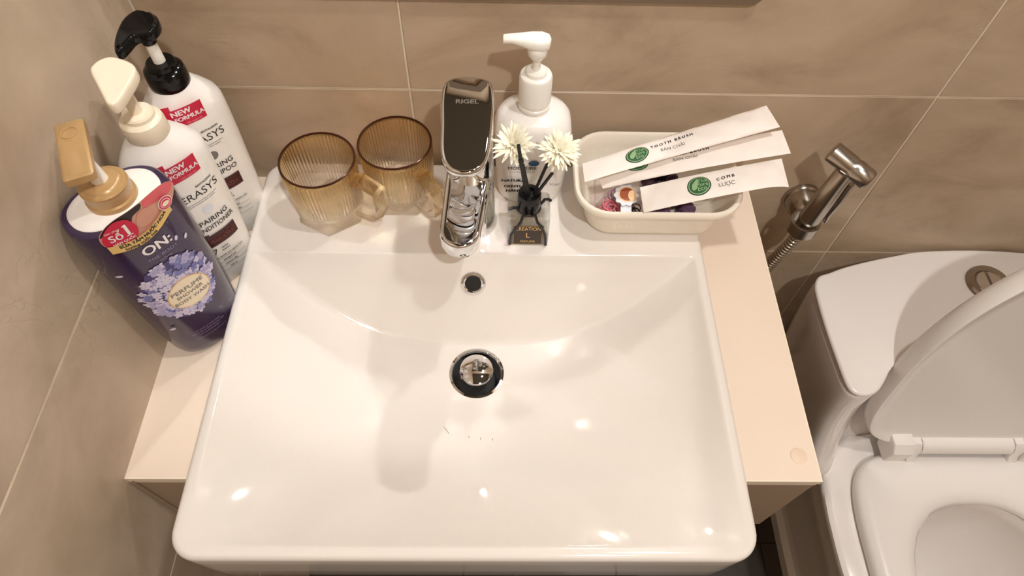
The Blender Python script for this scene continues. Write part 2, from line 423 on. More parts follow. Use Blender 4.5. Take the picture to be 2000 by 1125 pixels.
JX, JZ = -0.104, 0.894
zs = [0.0] + [JZ + 0.3 * k for k in range(-2, 6) if 0.02 < JZ + 0.3 * k < ZT] + [ZT]
xs = [XL, JX, JX + 0.6, JX + 1.2, XR]
def pl_back(o, x, z): o.location = (x, CW + 0.002, z)
for i in range(len(xs) - 1):
    for j in range(len(zs) - 1): lay_tile(W_['wall_back'], xs[i], xs[i + 1], zs[j], zs[j + 1], pl_back, 'tile')
ys = [YW, -0.02, -0.62, -1.22]
def pl_left(o, y, z): o.location = (XL - 0.0015 - 0.002, y, z); o.rotation_euler = (0, 0, pi / 2)
for i in range(len(ys) - 1):
    for j in range(len(zs) - 1): lay_tile(W_['wall_left'], ys[i + 1], ys[i], zs[j], zs[j + 1], pl_left, 'tile_side')
def pl_floor(o, x, y): o.location = (x, y, -0.0035 + 0.0005); o.rotation_euler = (-pi / 2, 0, 0)
for i in range(5):
    for j in range(4):
        x0, y0 = XL + 0.3 * i, YW - 0.3 * (j + 1)
        lay_tile(W_['floor'], x0, x0 + 0.3, y0, y0 + 0.3, pl_floor, 'tile_floor')

# ceiling lamps (the room's light): each disc light sits right under its diffuser
for (lx, ly), lb0 in ((LAMPS[0][0], 'small round ceiling lamp with glowing diffuser in the middle of the room'), (LAMPS[1][0], 'small round ceiling lamp with glowing diffuser nearer the back wall')):
    t = thing('ceiling_lamp', lb0, 'lamp', (lx, ly, ZT), 0, 'round ceiling lamps')
    build('lamp_frame', lathe([(0.085, -0.001), (0.085, -0.03), (0.066, -0.034), (0.062, -0.028), (0.062, -0.001)], 40), 'white_plastic', t)
    build('lamp_shade', lathe([(0.061, -0.028), (0.061, -0.034), (0.03, -0.040), (0.001, -0.041)], 40), 'lampdiff', t)

# ------------------------------------------------------------------ vanity counter
CZ = 0.746; CX0, CX1, CY0 = XL, 0.323, 0.194
BX0, BX1, BY0, BY1, RZ = -0.288, 0.232, 0.110, 0.574, 0.791
t = thing('vanity_counter', 'beige laminate vanity counter around the white washbasin', 'counter', (-0.02, CY0, CZ))
nx0, nx1, ny1 = BX0 + 0.0008, BX1 - 0.0008, BY1 - 0.0008
P = [(CX0, CY0), (nx0, CY0), (nx0, ny1), (nx1, ny1), (nx1, CY0), (CX1, CY0), (CX1, YW), (CX0, YW)]
g = G()
g.add([(x, y, CZ) for x, y in P] + [(x, y, CZ - 0.016) for x, y in P],
      [(0, 1, 2, 7), (2, 3, 6, 7), (3, 4, 5, 6), (8, 15, 10, 9), (10, 15, 14, 11), (11, 14, 13, 12)] + [(i, (i + 1) % 8, 8 + (i + 1) % 8, 8 + i) for i in range(8)])
build('top', world(g, t), 'counter', t, smooth=False)
for args in ((CX0, nx0, CY0 - 0.0012, CY0), (nx1, CX1, CY0 - 0.0012, CY0), (CX1, CX1 + 0.0012, CY0 - 0.0012, YW)):
    build('edge_band', world(box(*args, CZ - 0.008, CZ), t), 'counter_edge', t, smooth=False)
for a, b in ((CX0, nx0), (nx1, CX1)):
    build('front_panel', world(box(a, b, CY0 + 0.001, CY0 + 0.016, CZ - 0.185, CZ - 0.016), t), 'panel', t, smooth=False)
build('lower_panel', world(box(nx0, nx1, CY0 + 0.004, CY0 + 0.016, CZ - 0.185, CZ - 0.098), t), 'panel', t, smooth=False)
build('side_panel', world(box(CX1 - 0.016, CX1 - 0.001, CY0 + 0.016, YW, CZ - 0.185, CZ - 0.016), t), 'panel', t, smooth=False)
build('screw_cap', world(lathe([(0.0085, CZ), (0.0085, CZ + 0.0007), (0.007, CZ + 0.0012)], 24, (0.306, 0.219)), t), 'stain', t)
build('caulk_bead', world(tube([(XL + 0.002, CY0 - 0.0005, CZ - 0.008), (XL + 0.002, CY0 - 0.0005, CZ - 0.185)], 0.0018, 6), t), 'panel', t)

# ------------------------------------------------------------------ washbasin
t = thing('washbasin', 'white rectangular ceramic washbasin set into the beige counter', 'basin', (-0.027, 0.34, RZ))
YD, XC = 0.436, (BX0 + BX1) / 2
DX, DY = -0.027, 0.335                                        # drain
HX, HF, HB, DD = (BX1 - BX0) / 2 - 0.011, DY - BY0 - 0.011, 0.30, 0.100
def smax(a, b, k):
    h = max(k - abs(a - b), 0) / k; return max(a, b) + h * h * k * 0.25
def basin_z(x, y):
    if y >= YD + 0.004: return RZ
    u = min(1, abs(x - XC) / HX); v = (DY - y) / HF if y < DY else (y - DY) / HB
    v = min(1, v)
    dish = RZ - DD * (1 - u ** 2.5) * (1 - v ** 2.5)
    back = min(RZ, RZ - (YD - y) / 0.62)
    z = smax(dish, back, 0.006)
    e = max(0.0, (y - (YD - 0.006)) / 0.010)
    z = z + (RZ - z) * min(1, e) ** 2 if e > 0 else z
    rr = sqrt((x - DX) ** 2 + (y - DY) ** 2)
    if rr < 0.0285: z -= 0.035 * min(1, (0.0285 - rr) / 0.002)
    return min(z, RZ)
def spread(a, b, n, dense):
    """n+1 samples from a to b, clustered round the values in dense"""
    w = []; N = 2000
    for i in range(N):
        x = a + (b - a) * (i + .5) / N
        w.append(1 + sum(k * math.exp(-((x - c) / s) ** 2) for c, s, k in dense))
    tot = sum(w); out = [a]; acc = 0; tgt = tot / n
    for i in range(N):
        acc += w[i]
        while len(out) < n and acc >= tgt * len(out): out.append(a + (b - a) * (i + 1) / N)
    return out[:n] + [b]
e = 0.006
gx = spread(BX0 + e, BX1 - e, 130, [(BX0 + e, .012, 2), (BX1 - e, .012, 2), (DX, .032, 2.5)])
gy = spread(BY0 + e, BY1 - e, 130, [(BY0 + e, .012, 2), (YD, .008, 5), (DY, .032, 2.0), (0.385, .02, 1.0)])
RC = 0.020
def pull(x, y, off):
    cx = min(max(x, BX0 + e + RC), BX1 - e - RC); cy = min(max(y, BY0 + e + RC), BY1 - e - RC)
    dx, dy = x - cx, y - cy; d = sqrt(dx * dx + dy * dy)
    if d < 1e-9: return x, y
    return cx + dx / d * (RC + off), cy + dy / d * (RC + off)
nxx, nyy = len(gx), len(gy); V = []; Fc = []
for j, y in enumerate(gy):
    for i, x in enumerate(gx):
        cx = min(max(x, BX0 + e + RC), BX1 - e - RC); cy = min(max(y, BY0 + e + RC), BY1 - e - RC)
        dx, dy = x - cx, y - cy
        if dx and dy:
            d = sqrt(dx * dx + dy * dy); m = max(abs(dx), abs(dy)); X, Y = cx + dx / d * m, cy + dy / d * m
        else: X, Y = x, y
        V.append((X, Y, basin_z(X, Y)))
for j in range(nyy - 1):
    for i in range(nxx - 1): Fc.append((j * nxx + i, j * nxx + i + 1, (j + 1) * nxx + i + 1, (j + 1) * nxx + i))
loop = [i for i in range(nxx)] + [j * nxx + nxx - 1 for j in range(1, nyy)] + [(nyy - 1) * nxx + i for i in range(nxx - 2, -1, -1)] + [j * nxx for j in range(nyy - 2, 0, -1)]
g = G().add(V, Fc)
src = []
for k in loop:
    j, i = divmod(k, nxx); src.append((gx[i], gy[j]))
prof = [(e * sin(a), -e * (1 - cos(a))) for a in (pi / 8, pi / 4, 3 * pi / 8, pi / 2)] + [(e - 0.001, -0.030), (e - 0.002, -0.060), (e - 0.004, -0.095), (e - 0.010, -0.115), (-0.014, -0.130)]
prev = loop
for off, dz in prof:
    k0 = len(g.v); cur = []
    for q, (sx_, sy_) in enumerate(src):
        X, Y = pull(sx_, sy_, off); g.v.append((X, Y, RZ + dz)); cur.append(k0 + q)
    n = len(loop)
    for q in range(n): g.face((prev[q], prev[(q + 1) % n], cur[(q + 1) % n], cur[q]))
    prev = cur
g.face(prev)
build('bowl', world(g, t), 'ceramic', t, angle=60)
dz0 = RZ - DD
dr = build('drain_ring', world(lathe([(0.0225, dz0 - 0.022), (0.026, dz0 - 0.012), (0.0275, dz0 - 0.001), (0.0295, dz0 + 0.0016), (0.032, dz0 + 0.0012), (0.033, dz0 - 0.001), (0.030, dz0 - 0.006), (0.0275, dz0 - 0.022)], 48, (DX, DY), False, False), t), 'chrome', t)
build('drain_shade_disc', lathe([(0.0225, dz0 - 0.0218 - RZ), (0.0225, dz0 - 0.021 - RZ)], 32, (0, DY - 0.34)), 'black_void', dr)  # black disc painted for the shade down the drain
build('drain_plug', lathe([(0.008, dz0 - 0.020 - RZ), (0.008, dz0 + 0.0040 - RZ), (0.0185, dz0 + 0.0050 - RZ), (0.0198, dz0 + 0.0080 - RZ), (0.0190, dz0 + 0.0110 - RZ), (0.014, dz0 + 0.0135 - RZ), (0.007, dz0 + 0.0148 - RZ), (0.001, dz0 + 0.0152 - RZ)], 48, (0, DY - 0.34)), 'chrome', dr)
# overflow, set in the sloping back of the bowl
oy = 0.4165; oz = RZ - (YD - oy) / 0.62
nrm = Vector((0, -1 / 0.62, 1)).normalized(); rot = nrm.to_track_quat('Z', 'Y').to_matrix()
def onback(g): return world(g.map(lambda x, y, z: tuple(rot @ Vector((x, y, z)) + Vector((-0.0315, oy, oz)))), t)
orr = build('overflow_ring', onback(lathe([(0.0096, -0.004), (0.0096, 0.001), (0.0112, 0.0022), (0.0138, 0.0018), (0.0150, 0.0002), (0.0150, -0.003)], 40, cap0=False, cap1=False)), 'chrome', t)
build('overflow_shade_disc', onback(lathe([(0.0097, 0.0004), (0.0001, 0.0006)], 24)), 'black_void', orr)  # black disc painted for the hole's darkness, no opening behind it
for (x, y, l, a) in ((-0.058, 0.262, 0.012, 2.2), (-0.020, 0.252, 0.004, 1.5), (-0.007, 0.251, 0.003, 1.4), (-0.033, 0.254, 0.003, 1.8)):
    pts = [(x + l * s * cos(a), y + l * s * sin(a), basin_z(x + l * s * cos(a), y + l * s * sin(a)) + 0.0001) for s in (-.5, -.25, 0, .25, .5)]
    build('scuff', world(tube(pts, [0.00012, .0003, .0003, .0003, .0001], 5), t), 'scratch', t)

# ------------------------------------------------------------------ faucet
FX, FY = -0.033, 0.484
t = thing('faucet', 'chrome single lever mixer faucet standing at the back of the washbasin', 'faucet', (FX, FY, RZ))
build('body', lathe([(0.0285, 0.0), (0.0285, 0.003), (0.0262, 0.006), (0.0255, 0.05), (0.0248, 0.10), (0.0246, 0.128), (0.0236, 0.1315), (0.0215, 0.1315)], 56), 'chrome', t)
build('lever_base', lathe([(0.0212, 0.1310), (0.0212, 0.1330), (0.0246, 0.1335), (0.0250, 0.142), (0.0245, 0.160), (0.0235, 0.1655)], 56), 'chrome', t)
# spout: stadium outline with a scooped top
tipx, tipy = -0.0080, -0.0985
ring0 = []
hw0, hw1 = 0.0240, 0.0208
N = 28
for i in range(N + 1):                                        # tip half circle
    a = -pi + pi * i / N
    ring0.append((tipx + hw1 * cos(a), tipy + hw1 + hw1 * 0.95 * sin(a)))
for s in (0.25, 0.5, 0.75, 1.0):
    ring0.append((tipx + hw1 + (hw0 - tipx - hw1) * s, (tipy + hw1) * (1 - s)))
for s in (1.0, 0.75, 0.5, 0.25):
    ring0.append((tipx - hw1 + (-hw0 - tipx + hw1) * s, (tipy + hw1) * (1 - s)))
def ztop(x, y): return 0.080 + 0.13 * (y + 0.0985)
def zbot(x, y): return 0.055 + 0.05 * (y + 0.0985)
g = G(); rings = []; b = 0.005
for i in range(4):
    a = pi / 2 * i / 3; Q = offset_poly(ring0, 2 * b * (1 - sin(a))); rings.append([(x, y, zbot(x, y) + 2 * b * (1 - cos(a))) for x, y in Q])
for i in range(4):
    a = pi / 2 * i / 3; Q = offset_poly(ring0, 0.6 * b * (1 - cos(a))); rings.append([(x, y, ztop(x, y) - 0.6 * b * (1 - sin(a))) for x, y in Q])
n = len(ring0)
inn = []
for x, y in offset_poly(ring0, 0.006): inn.append((x, y))
rings.append([(x, y, ztop(x, y)) for x, y in inn])
cxs, cys = -0.003, -0.030
def toward(k, dep):
    out = []
    for x, y in offset_poly(ring0, 0.006):
        X, Y = cxs + (x - cxs) * k, cys + (y - cys) * k * (0.56 if y < cys else 0.9)
        out.append((X, Y, ztop(X, Y) - dep))
    return out
rings += [toward(0.93, 0.0), toward(0.90, 0.0003), toward(0.86, 0.0009), toward(0.6, 0.0013), toward(0.3, 0.0015), toward(0.02, 0.0016)]
g.loft(rings)
build('spout', g, 'chrome', t, angle=32)
build('aerator', lathe([(0.0105, 0.047), (0.0122, 0.048), (0.0122, 0.060)], 32, (tipx, tipy + 0.022)), 'steel', t)
# lever: a broad flat plate
LP = [(-0.0235, -0.030), (-0.0215, -0.066), (-0.014, -0.0835), (0.0000, -0.0885), (0.014, -0.0835), (0.0212, -0.066), (0.0242, -0.030), (0.0254, 0.006), (0.0225, 0.027), (0.0120, 0.0365), (0.0, 0.0390), (-0.0120, 0.0365), (-0.0225, 0.027), (-0.0252, 0.006)]
LP = smooth_poly(LP, 5)
def lt(x, y): return 0.1790 + 0.02 * (y + 0.03) - 14 * max(0, y - 0.022) ** 2
def lb(x, y): return lt(x, y) - 0.0095 + max(0.0, -(y + 0.03)) * 0.03
lev = build('lever', prism(LP, 0, 0, 0.0030, 3, lb, lt), 'chrome', t, angle=45)
g = text_geo('RIGEL', 0.0074, 0.00014, 1.15)
g.map(lambda x, y, z: (x, y - 0.001, lt(x, y - 0.001) + 0.0002))
build('engraved_mark', g, 'ink_mark', lev, smooth=False)

# ------------------------------------------------------------------ ribbed amber mugs
def make_mug(label, loc, rz, hexph):
    t = thing('glass_mug', label, 'mug', loc, rz, 'ribbed amber glass mugs')
    n = 240; H = 0.084
    def ringr(r, z, fl, hexw=0.0):
        out = []
        for i in range(n):
            a = 2 * pi * i / n
            rr = r + fl * (0.5 + 0.5 * cos(60 * a))
            if hexw:
                aa = ((a - hexph) % (pi / 3)) - pi / 6
                rr = rr * (1 - hexw) + hexw * (0.0345 / cos(aa))
            out.append((rr * cos(a), rr * sin(a), z))
        return out
    rings = [ringr(0.030, 0.0015, 0, .8), ringr(0.036, 0.0, 0, 1.0), ringr(0.037, 0.0012, 0, 1.0), ringr(0.0368, 0.008, 0, .95), ringr(0.0352, 0.0105, .0002, .3),
             ringr(0.0357, 0.014, .0014), ringr(0.0370, 0.03, .0016), ringr(0.0386, 0.055, .0016), ringr(0.0396, 0.078, .0016), ringr(0.0402, H - 0.001, .0006),
             ringr(0.0396, H, 0), ringr(0.0388, H - 0.001, 0), ringr(0.0384, 0.078, 0), ringr(0.0372, 0.05, 0), ringr(0.0352, 0.024, 0), ringr(0.033, 0.015, 0), ringr(0.026, 0.0115, 0), ringr(0.002, 0.0110, 0)]
    build('cup', G().loft(rings), 'amber', t, angle=80)
    build('rim', torus(0.0398, 0.00125, 72, 8, (0, 0, H - 0.0004)), 'amber_rim', t)
    # angular square-bar handle
    path = [(0.0392, 0.066), (0.0490, 0.0705), (0.0690, 0.0600), (0.0690, 0.0280), (0.0575, 0.0170), (0.0375, 0.0185)]
    rings = []
    for i, (x, z) in enumerate(path):
        a = Vector(path[max(i - 1, 0)]); c = Vector(path[min(i + 1, len(path) - 1)]); d = (c - a).normalized(); nn = Vector((-d.y, d.x)) * 0.0044
        rings.append([(x + nn.x, -0.0072, z + nn.y), (x + nn.x, 0.0072, z + nn.y), (x - nn.x, 0.0072, z - nn.y), (x - nn.x, -0.0072, z - nn.y)])
    build('handle', G().loft(rings), 'amber', t, smooth=False)
    return t
make_mug('ribbed amber glass mug nearer the white pump bottles, handle against the other mug', (-0.198, 0.498, RZ), radians(-20), radians(-68))
make_mug('ribbed amber glass mug standing right beside the chrome faucet', (-0.1175, 0.525, RZ), radians(-48), radians(-12))

# ------------------------------------------------------------------ white soap dispenser
t = thing('soap_dispenser', 'white square shouldered pump bottle of hand soap behind the white flowers', 'soap dispenser', (0.034, 0.541, RZ))
prof = [(0.066, 0.050, .018, 0), (0.074, 0.058, .022, .002), (0.078, 0.062, .024, .010), (0.082, 0.065, .025, .05), (0.0845, 0.066, .025, .085), (0.084, 0.0655, .025, .098),
        (0.0805, 0.062, .026, .1085), (0.072, 0.055, .026, .1165), (0.058, 0.046, .022, .1205), (0.036, 0.036, .0178, .1225), (0.031, 0.031, .0152, .1235), (0.031, 0.031, .0152, .128)]
build('bottle', G().loft([rrect(w, d, r, z, k=8) for w, d, r, z in prof]), 'white_plastic', t, angle=55)
build('pump_collar', lathe([(0.0172, .1255), (0.0172, .1290), (0.0160, .1300), (0.0160, .1325), (0.0172, .1335), (0.0170, .163), (0.0158, .1655), (0.0110, .1660), (0.0108, .1700), (0.0098, .1712), (0.005, .1714)], 48), 'pump_white', t, angle=30)
build('pump_stem', lathe([(0.0042, .170), (0.0042, .186)], 20), 'pump_white', t)
hd = lathe([(0.0058, .1845), (0.0074, .187), (0.0098, .190), (0.0102, .1975), (0.0095, .199)], 32)
nz = []
for x, hw, zt, zb in ((0.0125, 0.002, .2075, .2000), (0.0105, 0.0080, .2095, .1975), (0.004, 0.0105, .2110, .1965), (-0.006, 0.0100, .2110, .1975), (-0.016, 0.0075, .2105, .2010), (-0.025, 0.0058, .2100, .2035), (-0.0325, 0.0050, .2095, .2030), (-0.0335, 0.0045, .2090, .2020)):
    c = (zt + zb) / 2; h = (zt - zb) / 2
    nz.append([(x, hw * math.copysign(abs(cos(a)) ** .7, cos(a)), c + h * math.copysign(abs(sin(a)) ** .8, sin(a))) for a in (2 * pi * i / 20 for i in range(20))])
build('pump_head', hd.join(G().loft(nz)), 'pump_white', t, angle=50)
fy = -0.0334
def soapz(g): return g.map(lambda x, y, z: (x, fy - 0.0006 + (0.0015 if y < .03 else 0), y))
lab = G()
for r_i, wds in enumerate(('NATURAL', 'GENTLE', 'HAND')):
    lab.join(text_geo(wds, 0.0058, 0.0003, 1.15).move((-0.019, 0.044 - 0.0095 * r_i, 0)))
build('lettering', soapz(lab), 'ink', t, smooth=False)
build('lettering', soapz(text_geo('SOFT SOAP', 0.0052).move((0.020, 0.0385, 0))), 'ink_grey', t, smooth=False)
build('lettering', soapz(text_geo('MOISTURE', 0.0068, 0.0001).move((-0.011, 0.0640, 0)).join(text_geo('clean hands every day', 0.0032).move((-0.010, 0.0585, 0)))), 'ink_grey', t, smooth=False)
build('logo', soapz(polar(ell(0.0060, 0.0042, 20, (0.0015, 0.0720)), (0.0015, 0.0720), 2)), 'blue', t, smooth=False)

# ------------------------------------------------------------------ reed diffuser with two flowers
DXC, DYC, DW, DDp, DH = 0.0305, 0.4685, 0.0470, 0.0400, 0.0500
t = thing('reed_diffuser', 'clear square glass reed diffuser with black cap and two white flowers', 'diffuser', (DXC, DYC, RZ))
bt = build('glass_bottle', G().loft([rrect(DW - .004, DDp - .004, .004, 0, k=3), rrect(DW, DDp, .005, .002, k=3), rrect(DW, DDp, .005, DH - .004, k=3), rrect(DW - .006, DDp - .006, .004, DH, k=3), circ(0.011, DH + .0005, 16, ph=pi / 8), circ(0.0095, DH + .004, 16, ph=pi / 8)]), 'clear', t, angle=30)
build('fragrance_oil', G().loft([rrect(DW - .009, DDp - .009, .004, .006, k=3), rrect(DW - .009, DDp - .009, .004, .024, k=3)]), 'oil', bt, angle=30)
build('cap', lathe([(0.0118, DH - .006), (0.0128, DH - .004), (0.0128, DH + .016), (0.0120, DH + .0185), (0.0070, DH + .019), (0.0066, DH + .016), (0.0001, DH + .016)], 40), 'black_gloss', t)
lb_ = build('paper_label', quadgrid(-0.0175, 0.0165, 0.003, 0.0370, 1, 1).map(lambda x, y, z: (x, -DDp / 2 - 0.0004, y)), 'label_dark', t, smooth=False)
g = G()
for (x0, x1, y0, y1) in ((-0.0168, 0.0158, .0037, .0042), (-0.0168, 0.0158, .0358, .0363), (-0.0168, -0.0164, .0042, .0358), (0.0154, 0.0158, .0042, .0358)):
    g.join(quadgrid(x0, x1, y0, y1, 1, 1))
g.join(text_geo('CREATION', 0.0054, 0, 1.1).map(lambda x, y, z: (x, y * 1.5, z)).move((-0.0005, 0.0310, 0))).join(text_geo('L', 0.0120, 0.0, 0.9).move((-0.0005, 0.0195, 0))).join(text_geo('PERFUME', 0.0036, 0, 1.15).map(lambda x, y, z: (x, y * 1.5, z)).move((-0.0005, 0.0085, 0)))
build('lettering', g.map(lambda x, y, z: (x, -DDp / 2 - 0.0007, y)), 'goldfoil', lb_, smooth=False)
rb = torus(0.0108, 0.0013, 28, 6, (0, 0, DH - .0075), ex=1.15)
def ribbon(pts): return tube(pts, 0.0017, 6)
hy_ = -DDp / 2 - 0.0012
rb.join(ribbon([(-0.010, -0.004, DH - .004), (-0.017, -0.007, DH + .0018), (-0.0225, -0.009, DH + .0012)]))
rb.join(ribbon([(-0.003, -0.0125, DH - .006), (-0.0065, -0.0175, DH + .0015), (-0.0090, hy_ , DH - .006), (-0.0120, hy_, DH - .013), (-0.0192, hy_, 0.022), (-0.0205, hy_, 0.004)]))
rb.join(ribbon([(0.003, -0.0125, DH - .006), (0.0065, -0.0175, DH + .0015), (0.0090, hy_, DH - .006), (0.0140, hy_, DH - .014), (0.0185, hy_, 0.022), (0.0205, hy_, 0.003)]))
rb.join(ribbon([(0.010, 0.0, DH - .006), (0.0175, 0.004, DH + .003), (0.0215, 0.004, DH + .003), (0.0242, 0.004, DH + .0005)]))
build('ribbon', rb, 'ribbon', t)
for p0, p1, r in (((-0.003, 0, DH + .010), (-0.0145, -0.0105, 0.149), .0019), ((-0.0005, .001, DH + .010), (-0.0115, -0.0085, 0.128), .0027), ((0.003, 0.001, DH + .010), (0.0175, 0.0055, 0.111), .0018), ((0.004, -0.001, DH + .010), (0.0215, -0.0045, 0.104), .0018)):
    build('reed', tube([p0, p1], r, 8), 'reed', t)
petm = []
for var in range(3):
    L = 0.0205 * (0.9 + 0.1 * var); rings = []
    for i in range(6):
        s = i / 5; w = 0.00125 * (0.45 + 1.1 * sin(pi * min(1, s * 0.85 + 0.08))) * (1 if i < 5 else .45); zc = 0.006 * sin(s * 1.7) * (1 + .3 * var)
        x = L * s
        rings.append([(x, -w, zc + .0006), (x, 0, zc - .0001), (x, w, zc + .0006), (x, 0, zc + .0007)])
    petm.append(G().loft(rings))
proto = [None] * 3
def flower(c, nrm_, stem_to):
    fl = build('flower', G().loft([[tuple(Vector(c) + Vector(p)) for p in circ(r, z, 12)] for r, z in ((.0015, -.003), (.0045, -.001), (.005, .001), (.003, .0032), (.0005, .0038))]), 'petal', t)
    st = build('stem', tube([stem_to, tuple((Vector(stem_to) + Vector(c)) / 2 + Vector((0, .004, 0))), tuple(Vector(c) - Vector((0, 0, .002)))], .0008, 6), 'reed', fl)
    q = Vector(nrm_).to_track_quat('Z', 'Y')
    for lay, (cnt, el, sc) in enumerate(((26, -0.04, 1.08), (24, 0.26, 1.04), (18, 0.62, 0.9), (12, 1.05, 0.66))):
        for i in range(cnt):
            k = random.randrange(3)
            if proto[k] is None: o = build('petal', petm[k], 'petal', fl); proto[k] = o
            else: o = link_copy(proto[k], fl)
            az = 2 * pi * (i + 0.5 * (lay % 2)) / cnt + random.uniform(-.10, .10)
            e_ = -(el + random.uniform(-.14, .14))
            m_ = Matrix.Translation(c) @ q.to_matrix().to_4x4() @ Matrix.Rotation(az, 4, 'Z') @ Matrix.Rotation(e_, 4, 'Y') @ Matrix.Scale(sc * random.uniform(.92, 1.05), 4)
            o.matrix_local = m_
flower((-0.0175, 0.012, 0.1240), (-0.15, -0.45, 1.0), (-0.003, 0.004, DH + .012))
flower((0.0265, 0.010, 0.1190), (0.15, -0.50, 1.0), (0.003, 0.004, DH + .012))

# ------------------------------------------------------------------ ivory tray
TX0, TX1, TY0, TY1 = 0.081, 0.269, 0.450, 0.5775
TC = ((TX0 + TX1) / 2, (TY0 + TY1) / 2); TW, TD = TX1 - TX0, TY1 - TY0
t = thing('storage_tray', 'ivory rounded plastic tray on the back corner of the washbasin', 'tray', (TC[0], TC[1], RZ))
def tr(w, d, r, z): return rrect(w, d, r, z, (0, 0), 8)
rings = [tr(TW - .046, TD - .040, .022, .0), tr(TW - .037, TD - .031, .028, .002), tr(TW - .033, TD - .027, .030, .007), tr(TW - .016, TD - .014, .034, .042), tr(TW - .012, TD - .010, .036, .0455),
         tr(TW - .002, TD - .001, .039, .0475), tr(TW, TD, .040, .050), tr(TW, TD, .040, .053), tr(TW - .003, TD - .003, .039, .055), tr(TW - .009, TD - .009, .036, .055), tr(TW - .012, TD - .012, .035, .053),
         tr(TW - .019, TD - .017, .032, .040), tr(TW - .036, TD - .030, .026, .008), tr(TW - .044, TD - .038, .022, .0035), tr(TW - .11, TD - .09, .012, .003)]
tm = build('tray_shell', G().loft(rings), 'tray', t, angle=50)
g = G()
for (i, j) in [(i, j) for i in range(5) for j in range(4) if (i + j) % 2 == 0]:
    x = -0.046 + 0.0042 * i; z = 0.017 + 0.0042 * j
    yy = -(TD / 2 - 0.0135) - (z - .007) * 0.187
    g.join(torus(0.0017, 0.0005, 10, 5, (x, yy - .0001, z), Matrix.Rotation(pi / 2, 3, 'X')))
build('embossed_motif', g, 'tray', t)

# things inside the tray
TB = RZ + 0.0036
def in_tray(x, y, z): return (TC[0] + x, TC[1] + y, TB + z)
cc = thing('clear_case', 'clear plastic case of hair ties lying inside the ivory tray', 'case', in_tray(-0.0335, -0.012, 0))
cw, cd, ch = 0.062, 0.064, 0.022
build('case_shell', G().loft([rrect(cw - .004, cd - .004, .006, 0, k=3), rrect(cw, cd, .007, .002, k=3), rrect(cw + .004, cd + .003, .008, ch, k=3), rrect(cw + .0025, cd + .0015, .0075, ch, k=3), rrect(cw - .0015, cd - .0015, .0065, .0025, k=3), rrect(cw - .006, cd - .006, .005, .0012, k=3)]), 'clear_plastic', cc, angle=30)
cx_, cy_, cz_ = cc.location
ties = [('pink', 'pink', 12, (-0.017, -0.017), 'glossy pink elastic hair tie in the clear case, front corner of tray'), ('mauve', 'mauve', 9, (-0.008, 0.004), 'mauve elastic hair tie in the clear case behind the pink ones'),
        ('creamband', 'cream', 4, (-0.002, -0.016), 'cream elastic hair tie among pink ones in the clear case'), ('greyband', 'charcoal', 7, (0.008, -0.012), 'charcoal elastic hair tie beside pink ones in the clear case')]
for mk, nm, cnt, (ox, oy_), lb2 in ties:
    first = None
    for i in range(cnt):
        if first is None:
            first = build('hair_tie', torus(0.0092, 0.00095, 22, 6), mk); o = first
        else: o = link_copy(first)
        tag(o, lb2, 'hair tie', nm + ' hair ties in the clear case')
        o.location = (cx_ + ox + random.uniform(-.006, .006), cy_ + oy_ + random.uniform(-.006, .006), cz_ + 0.0045 + 0.0013 * i + random.uniform(0, .001))
        o.rotation_euler = (random.uniform(-.38, .38), random.uniform(-.38, .38), random.uniform(0, 6))
        s_ = random.uniform(.75, 1.05); o.scale = (s_, s_ * random.uniform(.8, 1), s_)
# hair clip tag: pale band with scalloped badge
ht = thing('hair_clip', 'white scalloped badge clip with russet disc tucked under comb wrapper', 'hair clip', (0.142, 0.494, .826))
ht.rotation_euler = (radians(14), radians(0), radians(-2))
build('band', G().loft([[(-0.0062, -0.030, -.003), (.0062, -.030, -.003), (.0062, -.030, -.0022), (-.0062, -.030, -.0022)], [(-0.0060, 0, -.0009), (.0060, 0, -.0009), (.0060, 0, -.0001), (-.0060, 0, -.0001)], [(-0.0055, .026, -.003), (.0055, .026, -.003), (.0055, .026, -.0022), (-.0055, .026, -.0022)]]), 'tagwhite', ht, smooth=False)
P = [((0.0135 + 0.0011 * cos(10 * a)) * cos(a), (0.0130 + 0.0011 * cos(10 * a)) * sin(a)) for a in (2 * pi * i / 60 for i in range(60))]
bd = build('badge', prism(P, 0.0002, 0.0022, 0.0005, 2), 'tagwhite', ht)
build('badge_ring', polar(ell(0.0102, 0.0098, 32), (0, 0), 2).move((.001, .001, .0024)), 'tagpeach', bd, smooth=False)
build('badge_disc', polar(ell(0.0085, 0.0082, 32), (0, 0), 2).move((.001, .001, .0026)), 'tagbrown', bd, smooth=False)
build('badge_motif', polar(ell(0.0048, 0.0068, 24), (0, 0), 2).move((.0068, -.0005, .0028)), 'tagpeach', bd, smooth=False)
# crumpled fabric scrunchies
def scrunchie(R, r, seed):
    rd = random.Random(seed); v = []; f = []; n, k = 56, 10
    ph = [rd.uniform(0, 6) for _ in range(4)]
    for i in range(n):
        a = 2 * pi * i / n
        for j in range(k):
            b = 2 * pi * j / k
            rr = r * (1 + .30 * sin(11 * a + ph[0] + 2 * sin(b)) * (0.6 + .4 * cos(b + ph[1])) + .15 * sin(23 * a + ph[2]))
            v.append(((R + rr * cos(b)) * cos(a), (R + rr * cos(b)) * sin(a), max(-r * .95, rr * sin(b)) + .0012 * sin(3 * a + ph[3])))
    for i in range(n):
        for j in range(k): f.append((i * k + j, ((i + 1) % n) * k + j, ((i + 1) % n) * k + (j + 1) % k, i * k + (j + 1) % k))
    return G().add(v, f)
o = build('scrunchie', scrunchie(0.017, 0.0085, 3), 'plum', loc=in_tray(0.026, -0.020, 0.009)); tag(o, 'plum ruffled fabric scrunchie under front edge of the comb wrapper', 'scrunchie')
